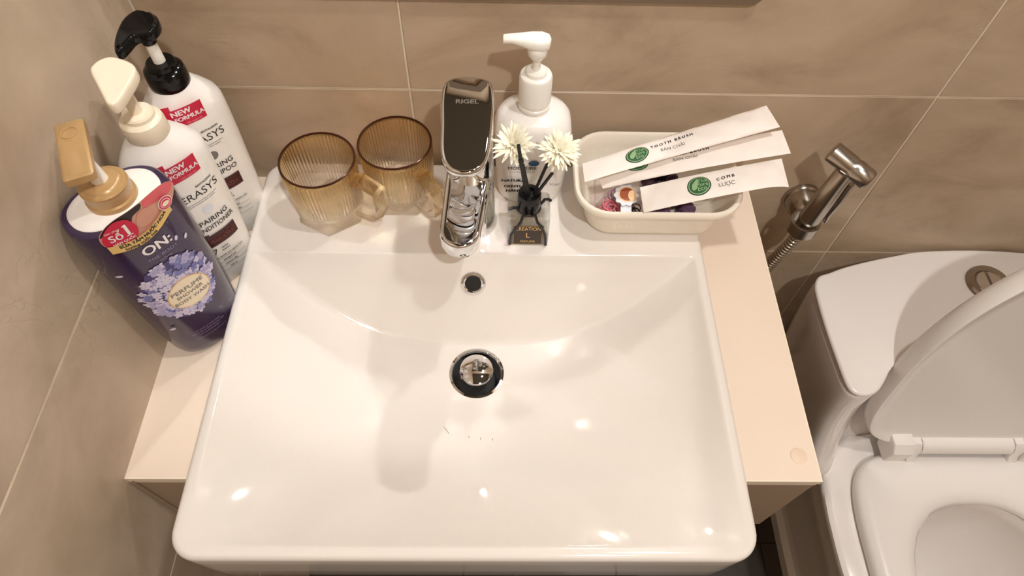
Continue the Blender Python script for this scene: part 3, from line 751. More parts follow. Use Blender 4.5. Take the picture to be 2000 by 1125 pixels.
o = build('scrunchie', scrunchie(0.014, 0.0080, 5), 'darkplum', loc=in_tray(0.016, 0.022, 0.009)); tag(o, 'dark plum scrunchie in the gap between comb and toothbrush wrappers', 'scrunchie')

# ------------------------------------------------------------------ wrapped toothbrushes and comb
def packet(label, corners, logo_s, logo_r, texts, squash=1.0, bend=0.0, curl=0.0, fat=0.0030, seal=True, logo_t=.5):
    """corners: left-near, right-near, right-far, left-far in world; local frame s (0..1 along) and t (0 near .. 1 far)"""
    A, B, C, D = (Vector(c) for c in corners)
    org = (A + B + C + D) / 4
    t = thing('wrapped_comb' if 'comb' in label and 'toothbrush' not in label.split(',')[0] else 'wrapped_toothbrush', label, 'comb' if label.startswith('flat') else 'toothbrush', org)
    ux = ((B + C) - (A + D)).normalized(); uy = ((C + D) - (A + B)); uy = (uy - ux * uy.dot(ux)).normalized(); un = ux.cross(uy)
    def P(s, tt, h):
        e0 = A.lerp(B, s); e1 = D.lerp(C, s); q = e0.lerp(e1, tt)
        q = q + un * (h + bend * sin(pi * s) - curl * max(0, s - .82) ** 2 * 30 * (1 - tt))
        return tuple(q - org)
    ns, nt_ = 36, 10; top = []; bot = []
    rd = random.Random(len(label) * 7 + int(A.x * 1e4))
    w1, w2, w3 = rd.uniform(0, 6), rd.uniform(0, 6), rd.uniform(0, 6)
    def hh(s, tt):
        env = (sin(pi * min(1, max(0, tt))) ** .6) * min(1, s / .06, (1 - s) / .06)
        wr = .00055 * sin(9 * s * pi + w1 + 3 * tt) + .00050 * sin(23 * s + 7 * tt + w2) + .0003 * sin(41 * s - 5 * tt + w3)
        return max(0, env) * (fat + fat * .35 * sin(3.2 * s + w3) + wr)
    g = G()
    for k in range(ns + 1):
        for j in range(nt_ + 1): g.v.append(P(k / ns, j / nt_, hh(k / ns, j / nt_) + .0002))
    m0 = len(g.v)
    for k in range(ns + 1):
        for j in range(nt_ + 1): g.v.append(P(k / ns, j / nt_, -.4 * hh(k / ns, j / nt_) - .0002))
    w = nt_ + 1
    for k in range(ns):
        for j in range(nt_):
            a = k * w + j; g.face((a, a + w, a + w + 1, a + 1)); g.face((m0 + a, m0 + a + 1, m0 + a + w + 1, m0 + a + w))
    for k in range(ns):
        for j in (0, nt_):
            a = k * w + j; g.face((a, m0 + a, m0 + a + w, a + w))
    for j in range(nt_):
        for k in (0, ns):
            a = k * w + j; g.face((a, a + 1, m0 + a + 1, m0 + a))
    sl = build('paper_sleeve', g, 'paper', t, angle=60)
    Ls = ((B + C) - (A + D)).length / 2; Wd = ((C + D) - (A + B)).length / 2
    def stick(gg, off=.0004):
        return gg.map(lambda x, y, z: P(x / Ls, y / Wd, hh(x / Ls, y / Wd) + off + z))
    # seam crimp bars near the far end
    if seal:
        cr = G()
        for ds in (.955, .968): cr.join(quadgrid(Ls * ds, Ls * (ds + .004), Wd * .12, Wd * .9, 1, 6))
        build('crimp', stick(cr, .0003), 'ink_grey' if False else 'paper', sl)
    if logo_s:
        c = (Ls * logo_s, Wd * logo_t)
        lg = build('logo', stick(polar(ell(logo_r * squash, logo_r, 36, c), c, 4)), 'green_dark', t)
        build('logo_ring', stick(polar(ell(logo_r * squash * .90, logo_r * .90, 36, c), c, 4), .0006), 'green_pale', lg)
        build('logo_field', stick(polar(ell(logo_r * squash * .82, logo_r * .82, 36, c), c, 4), .0008), 'green', lg)
        k = logo_r * squash
        leaf = [(c[0] - .62 * k, c[1] - .25 * logo_r), (c[0] - .55 * k, c[1] + .20 * logo_r), (c[0] - .25 * k, c[1] + .55 * logo_r), (c[0] - .02 * k, c[1] + .68 * logo_r), (c[0] - .08 * k, c[1] + .2 * logo_r), (c[0] - .22 * k, c[1] - .25 * logo_r), (c[0] - .42 * k, c[1] - .42 * logo_r)]
        lf = polar(smooth_poly(leaf, 3), (c[0] - .32 * k, c[1] + .1 * logo_r), 2)
        lf.join(text_geo('The', logo_r * .55, .0001).move((c[0] + .28 * k, c[1] + .36 * logo_r, 0))).join(text_geo('Pure', logo_r * .55, .0001).move((c[0] + .24 * k, c[1] - .04 * logo_r, 0))).join(text_geo('Eco', logo_r * .55, .0001).move((c[0] + .18 * k, c[1] - .44 * logo_r, 0)))
        build('logo_leaf', stick(lf, .0010), 'green_pale', lg, smooth=False)
    for body, size, ps, pt, m, sp, bo in texts:
        build('lettering', stick(text_geo(body, size, bo, 1.0, sp).move((Ls * ps, Wd * pt, 0)), .0006), m, t, smooth=False)
    return t
packet('white wrapped toothbrush, upper one of two, lying across the back of the ivory tray',
       [(0.0915, 0.4895, .8535), (0.2985, 0.528, .9020), (0.2905, 0.5605, .9025), (0.0905, 0.5165, .8535)], 0.288, 0.0105,
       [('TOOTH BRUSH', 0.0052, .475, .62, 'ink', 1.45, .00016), ('BÀN CHẢI', 0.0056, .470, .34, 'ink_grey', 1.05, 0)], squash=1.25, bend=0.001)
packet('white wrapped toothbrush, lower one, between the other toothbrush and the comb',
       [(0.114, 0.494, 0.838), (0.311, 0.505, 0.886), (0.308, 0.538, 0.888), (0.107, 0.521, 0.839)], 0.215, 0.0105,
       [('TOOTH BRUSH', 0.0052, .49, .74, 'ink', 1.45, .00016), ('BÀN CHẢI', 0.0056, .47, .50, 'ink_grey', 1.05, 0)], squash=1.25, bend=0.0035, logo_t=.70)
packet('flat white wrapped comb with round green logo across the front of ivory tray',
       [(0.1535, 0.4520, .8480), (0.3060, 0.4710, .8760), (0.3045, 0.5060, .8770), (0.1530, 0.4868, .8490)], 0.40, 0.0125,
       [('COMB', 0.0052, .585, .60, 'ink', 1.55, .00016), ('LƯỢC', 0.0066, .585, .36, 'ink_grey', 1.0, 0)], squash=1.03, bend=0.002, curl=0.006, fat=0.0022, seal=False)

# ------------------------------------------------------------------ pump bottles in the left corner
class Bottle:
    def __init__(s, A, B, n, secs): s.A, s.B, s.n, s.secs = A, B, n, secs     # secs: (z, scale a, scale b)
    def geo(s, k=72): return G().loft([sell(s.A * a, s.B * b, (2.0 if a < .45 else s.n), z, k=k) for z, a, b in s.secs])
    def wrap(s, off=0.0004):
        def fn(x, y, z):
            u = min(.995, abs(x / s.A)); return (x, -s.B * (1 - u ** s.n) ** (1 / s.n) - off - z, y)
        return fn
def base_z(z): return z - CZ

# purple body wash
bz = base_z
t = thing('body_wash_bottle', 'deep purple pump bottle with gold pump and flower print', 'pump bottle', (-0.3245, 0.3625, CZ), radians(45))
PB = Bottle(0.0455, 0.0335, 2.3, [(0, .62, .55), (.002, .74, .70), (.008, .83, .80), (.020, .89, .87), (.045, .94, .93), (.09, .98, .98), (.15, 1, 1), (.205, 1, 1), (.214, .995, .995), (.219, .97, .97), (.2205, .93, .92)])
build('bottle', PB.geo(), 'purple', t)
build('shoulder', Bottle(0.0455, 0.0335, 2.3, [(.2195, .85, .83), (.2212, .84, .82), (.2225, .78, .76), (.2238, .60, .62), (.2243, .44, .58)]).geo(), 'white_plastic', t)
build('pump_collar', lathe([(0.0205, .224), (0.0203, .228), (0.0190, .2295), (0.0187, .2370), (0.0194, .2385), (0.0194, .2405), (0.0182, .2420), (0.0160, .2426), (0.0145, .2446), (0.0122, .2456), (0.007, .2460)], 44), 'gold_plastic', t, angle=30)
build('pump_stem', lathe([(0.0068, .245), (0.0046, .268)], 20), 'pump_white', t)
def headplace(o, dx, dy, rz): o.location = (dx, dy, 0); o.rotation_euler = (0, 0, rz)
g = box(-0.0110, 0.0110, -0.026, 0.0395, .2655, .2760, 0.0022).join(box(-0.0095, 0.0095, 0.031, 0.0385, .2600, .2670, 0.002)).join(lathe([(0.0052, .262), (0.0065, .267)], 24))
hdw = build('pump_head', g, 'gold_plastic', t); headplace(hdw, -.004, .003, radians(26 - 45))
build('emblem', torus(0.0062, 0.0006, 28, 6, (0, 0.024, .2761)), 'gold_plastic', hdw)
W1 = PB.wrap(.0005)
def label(name, g, m, par=t, wr=None, smooth=False):
    return build(name, g.map(wr or W1), m, par, smooth=smooth)
label('lettering', text_geo('ON:', 0.0150, .0004).move((0.0035, bz(.9310), 0)), 'ink_white')
label('lettering', text_geo('THE BODY', 0.0050, .0, 1.1, 1.1).move((0.004, bz(.9195), 0)).join(text_geo('perfume', 0.0034).move((0.004, bz(.9140), 0))), 'ink_lilac')
# hydrangea print
rd = random.Random(11)
fp = G(); cxf, czf = -0.0010, bz(.8680)
P = [(cxf + .034 * (1 + .06 * sin(7 * a) + .04 * sin(13 * a)) * cos(a), czf + .042 * (1 + .05 * sin(6 * a + 1)) * sin(a)) for a in (2 * pi * i / 64 for i in range(64))]
fp.join(polar(P, (cxf, czf), 6)); fp.m = [3] * len(fp.f)
for i in range(230):
    r = sqrt(rd.random()); a = rd.uniform(0, 2 * pi); x, y = cxf + .0335 * r * cos(a), czf + .0415 * r * sin(a)
    dirx, diry = (x - cxf), (y - czf)
    s_ = rd.uniform(.0028, .0042); ph = rd.uniform(0, 6); tone = rd.choices((0, 1, 2), (5, 4, 2))[0]
    if y > czf + .018 and x > cxf: tone = rd.choices((0, 1, 2), (1, 3, 5))[0]
    h = .00006 + i * .0000022
    for k in range(4):
        b_ = ph + k * pi / 2 + rd.uniform(-.2, .2)
        px_, py_ = x + .62 * s_ * cos(b_), y + .62 * s_ * sin(b_)
        gg = polar([(q[0], q[1]) for q in ell(s_ * .62, s_ * .48, 9, (px_, py_), b_)], (px_, py_), 1).move((0, 0, h)); gg.m = [tone] * len(gg.f); fp.join(gg)
    gg = polar(ell(s_ * .14, s_ * .14, 6, (x, y)), (x, y), 1).move((0, 0, h + .00001)); gg.m = [3] * len(gg.f); fp.join(gg)
for (x, y, a) in ((-.036, bz(.912), .3), (-.030, bz(.816), .2), (.020, bz(.925), 1.2), (.028, bz(.918), 1.0)):
    gg = polar(ell(.0028, .0016, 10, (x, y), a), (x, y), 1).move((0, 0, .00004)); gg.m = [0] * len(gg.f); fp.join(gg)
label('flower_print', fp, ['fl1', 'fl2', 'fl3', 'fl4'])
W1b = PB.wrap(.0013)
oc = (0.0030, bz(.8590)); egg = [(oc[0] + .0212 * cos(a) * (1 - .10 * sin(a)), oc[1] + .0205 * sin(a)) for a in (2 * pi * i / 48 for i in range(48))]
ov = label('oval_label', polar(egg, oc, 6), 'goldfoil', wr=W1b)
build('oval_field', polar([(oc[0] + (x - oc[0]) * .95, oc[1] + (y - oc[1]) * .95) for x, y in egg], oc, 6).map(PB.wrap(.0015)), 'label_cream', ov, smooth=False)
g = text_geo('PERFUME', .0074, .00012, 1.12).move((oc[0], oc[1] + .0062, 0)).join(text_geo('SHOWER', .0060, .00008, 1.1).move((oc[0], oc[1] - .0012, 0))).join(text_geo('BODY WASH', .0060, .00008, 1.05).move((oc[0], oc[1] - .0086, 0)))
build('lettering', g.map(PB.wrap(.0017)), 'goldfoil' if False else MT['ink_grey'], ov, smooth=False)
g = G()
for i, (w, yy) in enumerate(((.020, .7985), (.026, .7945), (.016, .7905), (.024, .7850))):
    g.join(text_geo('mild perfume body cleanser 500 g'[: int(w * 1200)], .0028).move((-.002, bz(yy), 0)))
label('lettering', g, 'ink_lilac')
# shoulder sticker: portrait, red seal and gilt ribbon
def WS(off): return lambda x, y, z: (x, -0.0345 - off - z + 5.0 * x * x, y + .0035)
def stk(name, P, c, m, off, par, rings=4): return build(name, polar(P, c, rings).map(WS(off)), m, par, smooth=False)
sil = smooth_poly([(-.029, bz(.965)), (-.0285, bz(.9535)), (-.017, bz(.9470)), (.000, bz(.9460)), (.018, bz(.9510)), (.033, bz(.9590)), (.0410, bz(.9680)), (.0420, bz(.9745)), (.036, bz(.9800)), (.025, bz(.9815)), (.012, bz(.9805)), (.000, bz(.9790)), (-.012, bz(.9775)), (-.022, bz(.9730))], 4)
st = stk('promotion_sticker', sil, (.004, bz(.964)), 'skin', .0018, t, 6)
stk('portrait_hair', smooth_poly([(-.0285, bz(.9650)), (-.0215, bz(.9728)), (-.012, bz(.9772)), (.000, bz(.9787)), (.011, bz(.9795)), (.009, bz(.9745)), (.001, bz(.9720)), (-.003, bz(.9660)), (-.009, bz(.9690)), (-.017, bz(.9690))], 3), (-.006, bz(.9735)), 'hair', .0020, st)
stk('portrait_blossom', smooth_poly([(.012, bz(.9735)), (.014, bz(.9800)), (.025, bz(.9813)), (.036, bz(.9795)), (.0415, bz(.9740)), (.036, bz(.9690)), (.027, bz(.9700)), (.019, bz(.9715))], 3), (.027, bz(.9755)), 'blossom', .0021, st)
stk('portrait_face', smooth_poly([(.000, bz(.962)), (.003, bz(.969)), (.008, bz(.973)), (.013, bz(.9725)), (.016, bz(.967)), (.014, bz(.959)), (.008, bz(.956)), (.002, bz(.957))], 3), (.008, bz(.965)), 'skin', .0024, st)
seal_ = stk('red_seal', smooth_poly([(-.0285, bz(.962)), (-.0272, bz(.953)), (-.017, bz(.9492)), (-.005, bz(.9515)), (-.0005, bz(.961)), (-.004, bz(.9725)), (-.013, bz(.9762)), (-.022, bz(.9715))], 3), (-.0145, bz(.962)), 'red', .0028, st)
build('lettering', text_geo('Số', .0105, .0002).move((-.0185, bz(.9605), 0)).join(text_geo('1', .0165, .0004).move((-.0085, bz(.9635), 0)).join(quadgrid(-.0112, -.0058, bz(.9570), bz(.9578), 2, 1)).join(quadgrid(-.0108, -.0080, bz(.9682), bz(.9691), 2, 1))).join(text_geo('bán chạy', .0032).move((-.0185, bz(.9680), 0))).join(text_geo('HÀN QUỐC', .0034, .0001).move((-.0145, bz(.9535), 0))).map(WS(.0032)), 'ink_white', seal_, smooth=False)
bn = []
for i in range(17):
    s_ = i / 16; x = -.0285 + .058 * s_; bn.append((x, bz(.9545 - .0050 * sin(pi * min(1, s_ * 1.08)) + .0085 * s_ * s_)))
band = G(); k0 = len(bn)
band.add([(x, y, 0) for x, y in bn] + [(x + .0003, y - .0095, 0) for x, y in bn], [(i, i + 1, k0 + i + 1, k0 + i) for i in range(k0 - 1)])
bb = build('gilt_ribbon', band.map(WS(.0034)), 'goldfoil', st, smooth=False)
def onband(g):
    def fn(x, y, z):
        s_ = (x + .0285) / .058; return (x, y + bz(.9545 - .0050 * sin(pi * min(1, max(0, s_ * 1.08))) + .0085 * s_ * s_), z)
    return g.map(fn)
build('lettering', onband(text_geo('SỮA TẮM', .0046, .0002).move((-.0115, -.0030, 0)).join(text_geo('NƯỚC', .0046, .0002).move((.0060, -.0030, 0))).join(text_geo('HOA', .0046, .0002).move((.0190, -.0030, 0))).join(text_geo('hương nước hoa', .0042, .00012).move((-.004, -.0073, 0)))).map(WS(.0037)), 'ink', bb, smooth=False)
rs = stk('round_badge', ell(.0066, .0066, 28, (.028, bz(.9650))), (.028, bz(.9650)), 'ink_white', .0038, st, 2)
for r_i, (rr, mm, of) in enumerate(((.0060, 'red', .0040), (.0046, 'ink_white', .0042), (.0040, 'red', .0044))):
    stk('badge_ring', ell(rr, rr, 28, (.028, bz(.9650))), (.028, bz(.9650)), mm, of, st, 2)
stk('badge_field', ell(.0034, .0024, 20, (.028, bz(.9650))), (.028, bz(.9650)), 'label_cream', .0046, st, 2)

# the two white hair-care bottles
def care_bottle(name, label_, loc, rz, second, pumpm, texts_off):
    dx, dz = texts_off
    t = thing(name, label_, 'pump bottle', loc, rz, 'white hair care bottles')
    WB = Bottle(0.0405, 0.0278, 2.3, [(0, .70, .62), (.002, .80, .74), (.010, .88, .86), (.03, .93, .93), (.08, .975, .975), (.14, 1, 1), (.176, 1, 1), (.188, .985, .985), (.194, .93, .955), (.203, .76, .86), (.211, .58, .74), (.216, .47, .655), (.220, .44, .62)])
    build('bottle', WB.geo(), 'white_plastic', t, angle=42)
    Wb, Wc, Wd = WB.wrap(.0004), WB.wrap(.0007), WB.wrap(.0009)
    x0, z1 = dx, dz
    # red corner flag with a notch
    g = quadgrid(x0, x0 + .0305, z1 - .021, z1, 10, 2).join(quadgrid(x0 - .0105, x0 + .001, z1 - .012, z1 + .0055, 4, 2))
    fl = build('new_formula_flag', g.map(Wb), 'red', t, smooth=False)
    build('lettering', text_geo('NEW', .0084, .0003).move((x0 + .0090, z1 - .0050, 0)).join(text_geo('FORMULA', .0066, .00025, .98).move((x0 + .0152, z1 - .0122, 0))).map(Wc), 'ink_white', fl, smooth=False)
    build('lettering', text_geo('with argan oil', .0030).move((x0 + .017, z1 - .0185, 0)).map(Wc), 'red_pale', fl, smooth=False)
    cx = x0 + .0145
    g = text_geo('KERASYS', .0128, .0000, 1.02).move((cx, z1 - .0455, 0)).join(text_geo('REVITALIZING', .0030, .0001).move((cx + .012, z1 - .0360, 0))).join(quadgrid(cx - .022, cx + .020, z1 - .0546, z1 - .0542, 8, 1))
    g.join(text_geo('advanced moisture clinic system', .0026).move((cx, z1 - .0568, 0)))
    g.join(text_geo('REPAIRING', .0092, .0001, .98).move((cx - .001, z1 - .0840, 0))).join(text_geo(second, .0088, .0001, .96 if len(second) < 9 else .82).move((cx + (0.002 if len(second) < 9 else 0), z1 - .0940, 0)))
    build('lettering', g.map(Wb), 'ink', t, smooth=False)
    bnd = build('maroon_panel', quadgrid(cx - .022, cx + .0205, z1 - .1215, z1 - .1040, 10, 1).join(quadgrid(cx - .022, cx - .010, z1 - .1042, z1 - .1010, 4, 1)).map(Wb), 'maroon', t, smooth=False)
    build('lettering', text_geo('KeraSys', .0092, .0001, 1.0, .95, .35).move((cx + .001, z1 - .1130, 0)).map(Wc), 'maroon_script', bnd, smooth=False)
    g = text_geo('7', .0125).move((cx - .013, z1 - .1305, 0))
    for i, (s_, sz) in enumerate((('herbal', .0032), ('essence', .0032))): g.join(text_geo(s_, sz, .0001).move((cx - .001, z1 - .1280 - .0042 * i, 0)))
    for i, s_ in enumerate(('protein, keratin and vitamin care', 'damaged hair', 'smooth silky', '600 ml')):
        yy = z1 - .1400 - .0070 * i
        g.join(text_geo(s_, .0030, .00008).move((cx - .002, yy, 0))).join(quadgrid(cx - .022, cx + .018, yy - .0030, yy - .0027, 8, 1))
    build('lettering', g.map(Wb), 'ink', t, smooth=False)
    build('seal_mark', polar(ell(.0058, .0058, 24, (cx + .003, z1 - .0690)), (cx + .003, z1 - .0690), 2).map(Wb), 'ink_grey' if second == 'SHAMPOO' else 'tagwhite', t, smooth=False)
    col = build('pump_collar', lathe([(0.0185, .2155), (0.0192, .217), (0.0190, .229), (0.0182, .2330), (0.0160, .2350), (0.0140, .2358), (0.0138, .2392), (0.0125, .2410), (0.0070, .2412)], 44), pumpm, t, angle=30)
    build('pump_stem', lathe([(0.0056, .240), (0.0050, .275)], 20), 'pump_white' if second == 'SHAMPOO' else pumpm, t)
    return t, col

tc_, col = care_bottle('conditioner_bottle', 'white conditioner bottle with cream pump between the purple and shampoo bottles', (-0.3225, 0.446, CZ), radians(45), 'CONDITIONER', 'cream_plastic', (-.0105, base_z(.9408)))
def wl(pts, c, rz):
    """world xy points -> local of a root rotated by rz about c"""
    out = []
    for x, y in pts:
        dx, dy = x - c[0], y - c[1]; out.append((dx * cos(rz) + dy * sin(rz), -dx * sin(rz) + dy * cos(rz)))
    return out
fan = wl([(-0.3405, .4455), (-0.3405, .4525), (-.3365, .4590), (-.3290, .4630), (-.3190, .4610), (-.3090, .4560), (-.3045, .4490), (-.3045, .4395), (-.3070, .4250), (-.3095, .4150), (-.3130, .4105), (-.3180, .4120), (-.3230, .4190), (-.3310, .4310)], (-0.3225, 0.446), radians(45))
fan = smooth_poly(fan, 3)
tip = wl([(-.3105, .4110)], (-0.3225, 0.446), radians(45))[0]
def fz(x, y): return .2850 + 0.10 * (Vector((x, y)) - Vector(tip)).length - .004
build('pump_head', prism(fan, 0, 0, .0025, 3, lambda x, y: fz(x, y) - .0115, fz).join(lathe([(0.0068, .268), (0.0080, .278)], 24)), 'cream_plastic', tc_, angle=45)

ts_, col = care_bottle('shampoo_bottle', 'white shampoo bottle with black pump in the tiled corner', (-0.3215, 0.514, CZ), radians(40), 'SHAMPOO', 'black_gloss', (-.0175, base_z(.9530)))
blk = wl([(-.3395, .4800), (-.3420, .4920), (-.3418, .5080), (-.3385, .5230), (-.3310, .5320), (-.3210, .5310), (-.3110, .5245), (-.3055, .5140), (-.3060, .5040), (-.3100, .4985), (-.3170, .4975), (-.3240, .4960), (-.3290, .4860), (-.3325, .4790), (-.3370, .4765)], (-0.3215, 0.514), radians(40))
bcx, bcy = sum(p[0] for p in blk) / len(blk), sum(p[1] for p in blk) / len(blk)
blk = smooth_poly([(bcx + (x - bcx) * .93 + .003, bcy + (y - bcy) * .93 + .003) for x, y in blk], 3)
tipb = Vector(wl([(-.3350, .4780)], (-0.3215, 0.514), radians(40))[0])
def kz(x, y):
    d = (Vector((x, y)) - tipb).length; return .2755 + .16 * min(d, .040) - .0025 * (d > .055)
build('pump_head', prism(blk, 0, 0, .0032, 3, lambda x, y: kz(x, y) - .0115, kz).join(lathe([(0.0068, .262), (0.0085, .272)], 24)), 'black_gloss', ts_, angle=45)

# ------------------------------------------------------------------ bidet sprayer and its wall bracket
t = thing('sprayer_bracket', 'brushed steel wall bracket holding the bidet sprayer beside counter', 'bracket', (0.405, YW, 0.722))
def alongy(g): return g.map(lambda x, y, z: (x, -z, y))
build('wall_flange', alongy(lathe([(0.0235, 0.000), (0.0235, 0.004), (0.0228, 0.0065), (0.0215, 0.008)], 40)), 'steel', t)
build('bracket_arm', alongy(lathe([(0.0218, 0.006), (0.0212, 0.018), (0.0180, 0.028), (0.0140, 0.034), (0.0120, 0.0355)], 40)), 'steel', t)
arc = [(-0.009 + 0.0155 * cos(a), -0.0520 + 0.0155 * sin(a)) for a in [radians(70 + 320 * i / 30) for i in range(31)]]
g = G(); rings = []
for i, (x, y) in enumerate(arc):
    a = radians(70 + 320 * i / 30); d = Vector((cos(a), sin(a)))
    rings.append([(x, y, -.007), (x + d.x * .0035, y + d.y * .0035, -.007), (x + d.x * .0035, y + d.y * .0035, .011), (x, y, .011)])
build('holder_ring', G().loft(rings), 'steel', t)
SB = Vector((0.3965, 0.536, 0.712)); ST = Vector((0.4020, 0.5300, 0.8340)); sd = (ST - SB).normalized()
t = thing('bidet_sprayer', 'brushed steel hand bidet sprayer hanging on the wall beside the toilet', 'sprayer', tuple(SB))
def along(pts): return [tuple(sd * k) for k in pts]
Lh = (ST - SB).length
build('handle', tube(along([0, .006, .010, .024, .026, .032, .075, .100, Lh]), [.0085, .0110, .0122, .0125, .0136, .0139, .0128, .0116, .0112], 28), 'steel', t)
HA, HB_ = Vector((0.3835, 0.5480, 0.8475)) - SB, Vector((0.4240, 0.5155, 0.8335)) - SB
hv = HB_ - HA
build('spray_head', tube([tuple(HA + hv * k) for k in (0, .02, .50, .58, .62, .97, 1.0, 1.0)], [.0110, .0124, .0124, .0115, .0125, .0125, .0115, .0100], 32), 'steel', t)
build('spray_face', tube([tuple(HB_ - hv * .01), tuple(HB_ + hv * .012)], .0106, 28), 'black_void', t)
off = Vector((0.014, -0.006, 0.004))
build('trigger', tube([tuple(sd * .100 + off), tuple(sd * .070 + off * 1.1), tuple(sd * .040 + off * 1.05), tuple(sd * .026 + off * 1.2)], [.0035, .0042, .0040, .0030], 12), 'steel', t)
hp = [Vector((0, 0, -0.002)), Vector((-0.003, -0.001, -0.03)), Vector((-0.012, 0.004, -0.09)), Vector((-0.022, 0.012, -0.18)), Vector((-0.020, 0.022, -0.30)), Vector((0.005, 0.026, -0.40)), Vector((0.012, 0.049, -0.44))]
pts = []
for i in range(len(hp) - 1):
    p0, p1, p2, p3 = hp[max(i - 1, 0)], hp[i], hp[i + 1], hp[min(i + 2, len(hp) - 1)]
    for s_ in range(40):
        u = s_ / 40; pts.append(tuple(0.5 * ((2 * p1) + (p2 - p0) * u + (2 * p0 - 5 * p1 + 4 * p2 - p3) * u * u + (3 * p1 - p0 - 3 * p2 + p3) * u ** 3)))
# resample evenly so the coil ribs are regular
acc = [0.0]
for i in range(1, len(pts)): acc.append(acc[-1] + (Vector(pts[i]) - Vector(pts[i - 1])).length)
fine = []; k = 0; step = 0.0011
for q in range(int(acc[-1] / step)):
    while acc[k + 1] < q * step: k += 1
    f_ = (q * step - acc[k]) / max(1e-9, acc[k + 1] - acc[k]); fine.append(tuple(Vector(pts[k]).lerp(Vector(pts[k + 1]), f_)))
build('hose_nut', tube([hp[-1] - Vector((0, .012, -.010)), hp[-1] + Vector((0, .002, -.003))], .0115, 6), 'steel', t)
build('hose', tube(fine, [.0078 + (.0010, .0007, -.0008, -.0012, .0002)[i % 5] for i in range(len(fine))], 12), 'steel', t, angle=60)

# ------------------------------------------------------------------ toilet
TXc = 0.705
t = thing('toilet', 'white one piece toilet with its lid raised, right of the counter', 'toilet', (TXc, 0.30, 0))
def egg_ring(hw, y_back, y_front, z, nb=4.0, nf=2.0, n=72, ymid=None):
    ym = ymid if ymid is not None else y_back - hw * .9
    out = []
    for i in range(n):
        a = 2 * pi * i / n; c, s_ = cos(a), sin(a)
        if s_ >= 0: x = hw * math.copysign(abs(c) ** (2 / nb), c); y = ym + (y_back - ym) * abs(s_) ** (2 / nb)
        else: x = hw * math.copysign(abs(c) ** (2 / nf), c); y = ym - (ym - y_front) * abs(s_) ** (2 / nf)
        out.append((TXc + x, y, z))
    return out
BZ = 0.398
outer = [egg_ring(.140, .50, .02, 0.0, 5, 2.4, ymid=.26), egg_ring(.140, .50, .02, 0.028, 5, 2.4, ymid=.26), egg_ring(.128, .49, .03, 0.034, 5, 2.4, ymid=.26), egg_ring(.122, .49, .03, 0.12, 5, 2.4, ymid=.25), egg_ring(.132, .49, .0, 0.20, 4, 2.2, ymid=.22), egg_ring(.165, .48, -.06, 0.29, 4, 2.1, ymid=.18),
         egg_ring(.200, .42, -.115, 0.355, 4, 2.0, ymid=.18), egg_ring(.214, .385, -.130, 0.385, 3.4, 2.0, ymid=.20), egg_ring(.212, .38, -.131, 0.394, 3.4, 2.0, ymid=.20), egg_ring(.204, .372, -.124, BZ, 3.4, 2.0, ymid=.20)]
inner = [egg_ring(.130, .270, -.065, BZ, 2.2, 2.0, ymid=.10), egg_ring(.124, .264, -.055, BZ - .008, 2.2, 2.0, ymid=.10), egg_ring(.128, .268, -.062, BZ - .030, 2.2, 2.0, ymid=.10), egg_ring(.124, .262, -.050, BZ - .11, 2.1, 2.0, ymid=.10), egg_ring(.098, .225, -.01, BZ - .20, 2, 2, ymid=.11), egg_ring(.072, .185, .04, BZ - .255, 2, 2, ymid=.11), egg_ring(.060, .170, .05, BZ - .28, 2, 2, ymid=.11)]
build('bowl', world(G().loft(outer + inner), t), 'toilet', t, angle=50)
build('water', world(G().loft([egg_ring(.078, .195, .028, BZ - .245, 2, 2, ymid=.11)], True, False), t), 'water', t)
# tank body: rises from the bowl's back, flaring to the lid
TH = [(-.10, .405), (-.150, .402), (-.178, .388), (-.196, .366), (-.210, .352), (-.226, .346), (-.240, .349), (-.2475, .360), (-.2505, .39), (-.2535, .45), (-.2530, .50), (-.250, .520), (-.241, .5335), (-.225, .5395), (-.199, .550), (-.158, .562), (-.116, .572), (-.075, .580)]
TP = smooth_poly([(0, .405)] + TH + [(0, .5835)] + [(-x, y) for x, y in reversed(TH)], 3)
LZ = 0.610
def tank_ring(z, ins=0.0, sx=1.0, yf=0.0):
    """lid outline at height z, inset, narrowed by sx, front pulled in by yf"""
    P = offset_poly(TP, ins) if ins else TP
    return [(TXc + x * sx, y + yf * max(0, (.56 - y) / .21), z) for x, y in P]
build('tank_lid', world(G().loft([tank_ring(LZ - .0085, .006), tank_ring(LZ - .0085, .003), tank_ring(LZ - .0065, .0004), tank_ring(LZ - .004), tank_ring(LZ - .0012, .0012), tank_ring(LZ, .004)]), t), 'toilet', t, angle=60)
build('tank', world(G().loft([tank_ring(.300, .002, .91, -.02), tank_ring(.365, .002, .925, -.038), tank_ring(.40, .002, .935, -.044), tank_ring(.425, .002, .948, -.032), tank_ring(.46, .002, .963, -.018), tank_ring(.51, .0015, .983, -.006), tank_ring(.555, .001, .996, 0), tank_ring(.592, .0005), tank_ring(.5975, .0015), tank_ring(.599, .004)]), t), 'toilet', t, angle=60)
fb = build('flush_button', world(lathe([(0.030, LZ + .0015), (0.0315, LZ + .004), (0.029, LZ + .0075), (0.0215, LZ + .0065), (0.020, LZ + .0045), (0.0001, LZ + .0045)], 44, (0.706, 0.520)), t), 'steel', t)
for sgn in (-1, 1):
    P = [(0.706 + sgn * .0006 + sgn * .0185 * cos(a), .520 + .0185 * sin(a)) for a in [radians(-86 + 172 * i / 16) for i in range(17)]]
    build('button_half', world(prism(P, LZ + .0045, LZ + .0072, .0008, 2), t), 'chrome', fb)
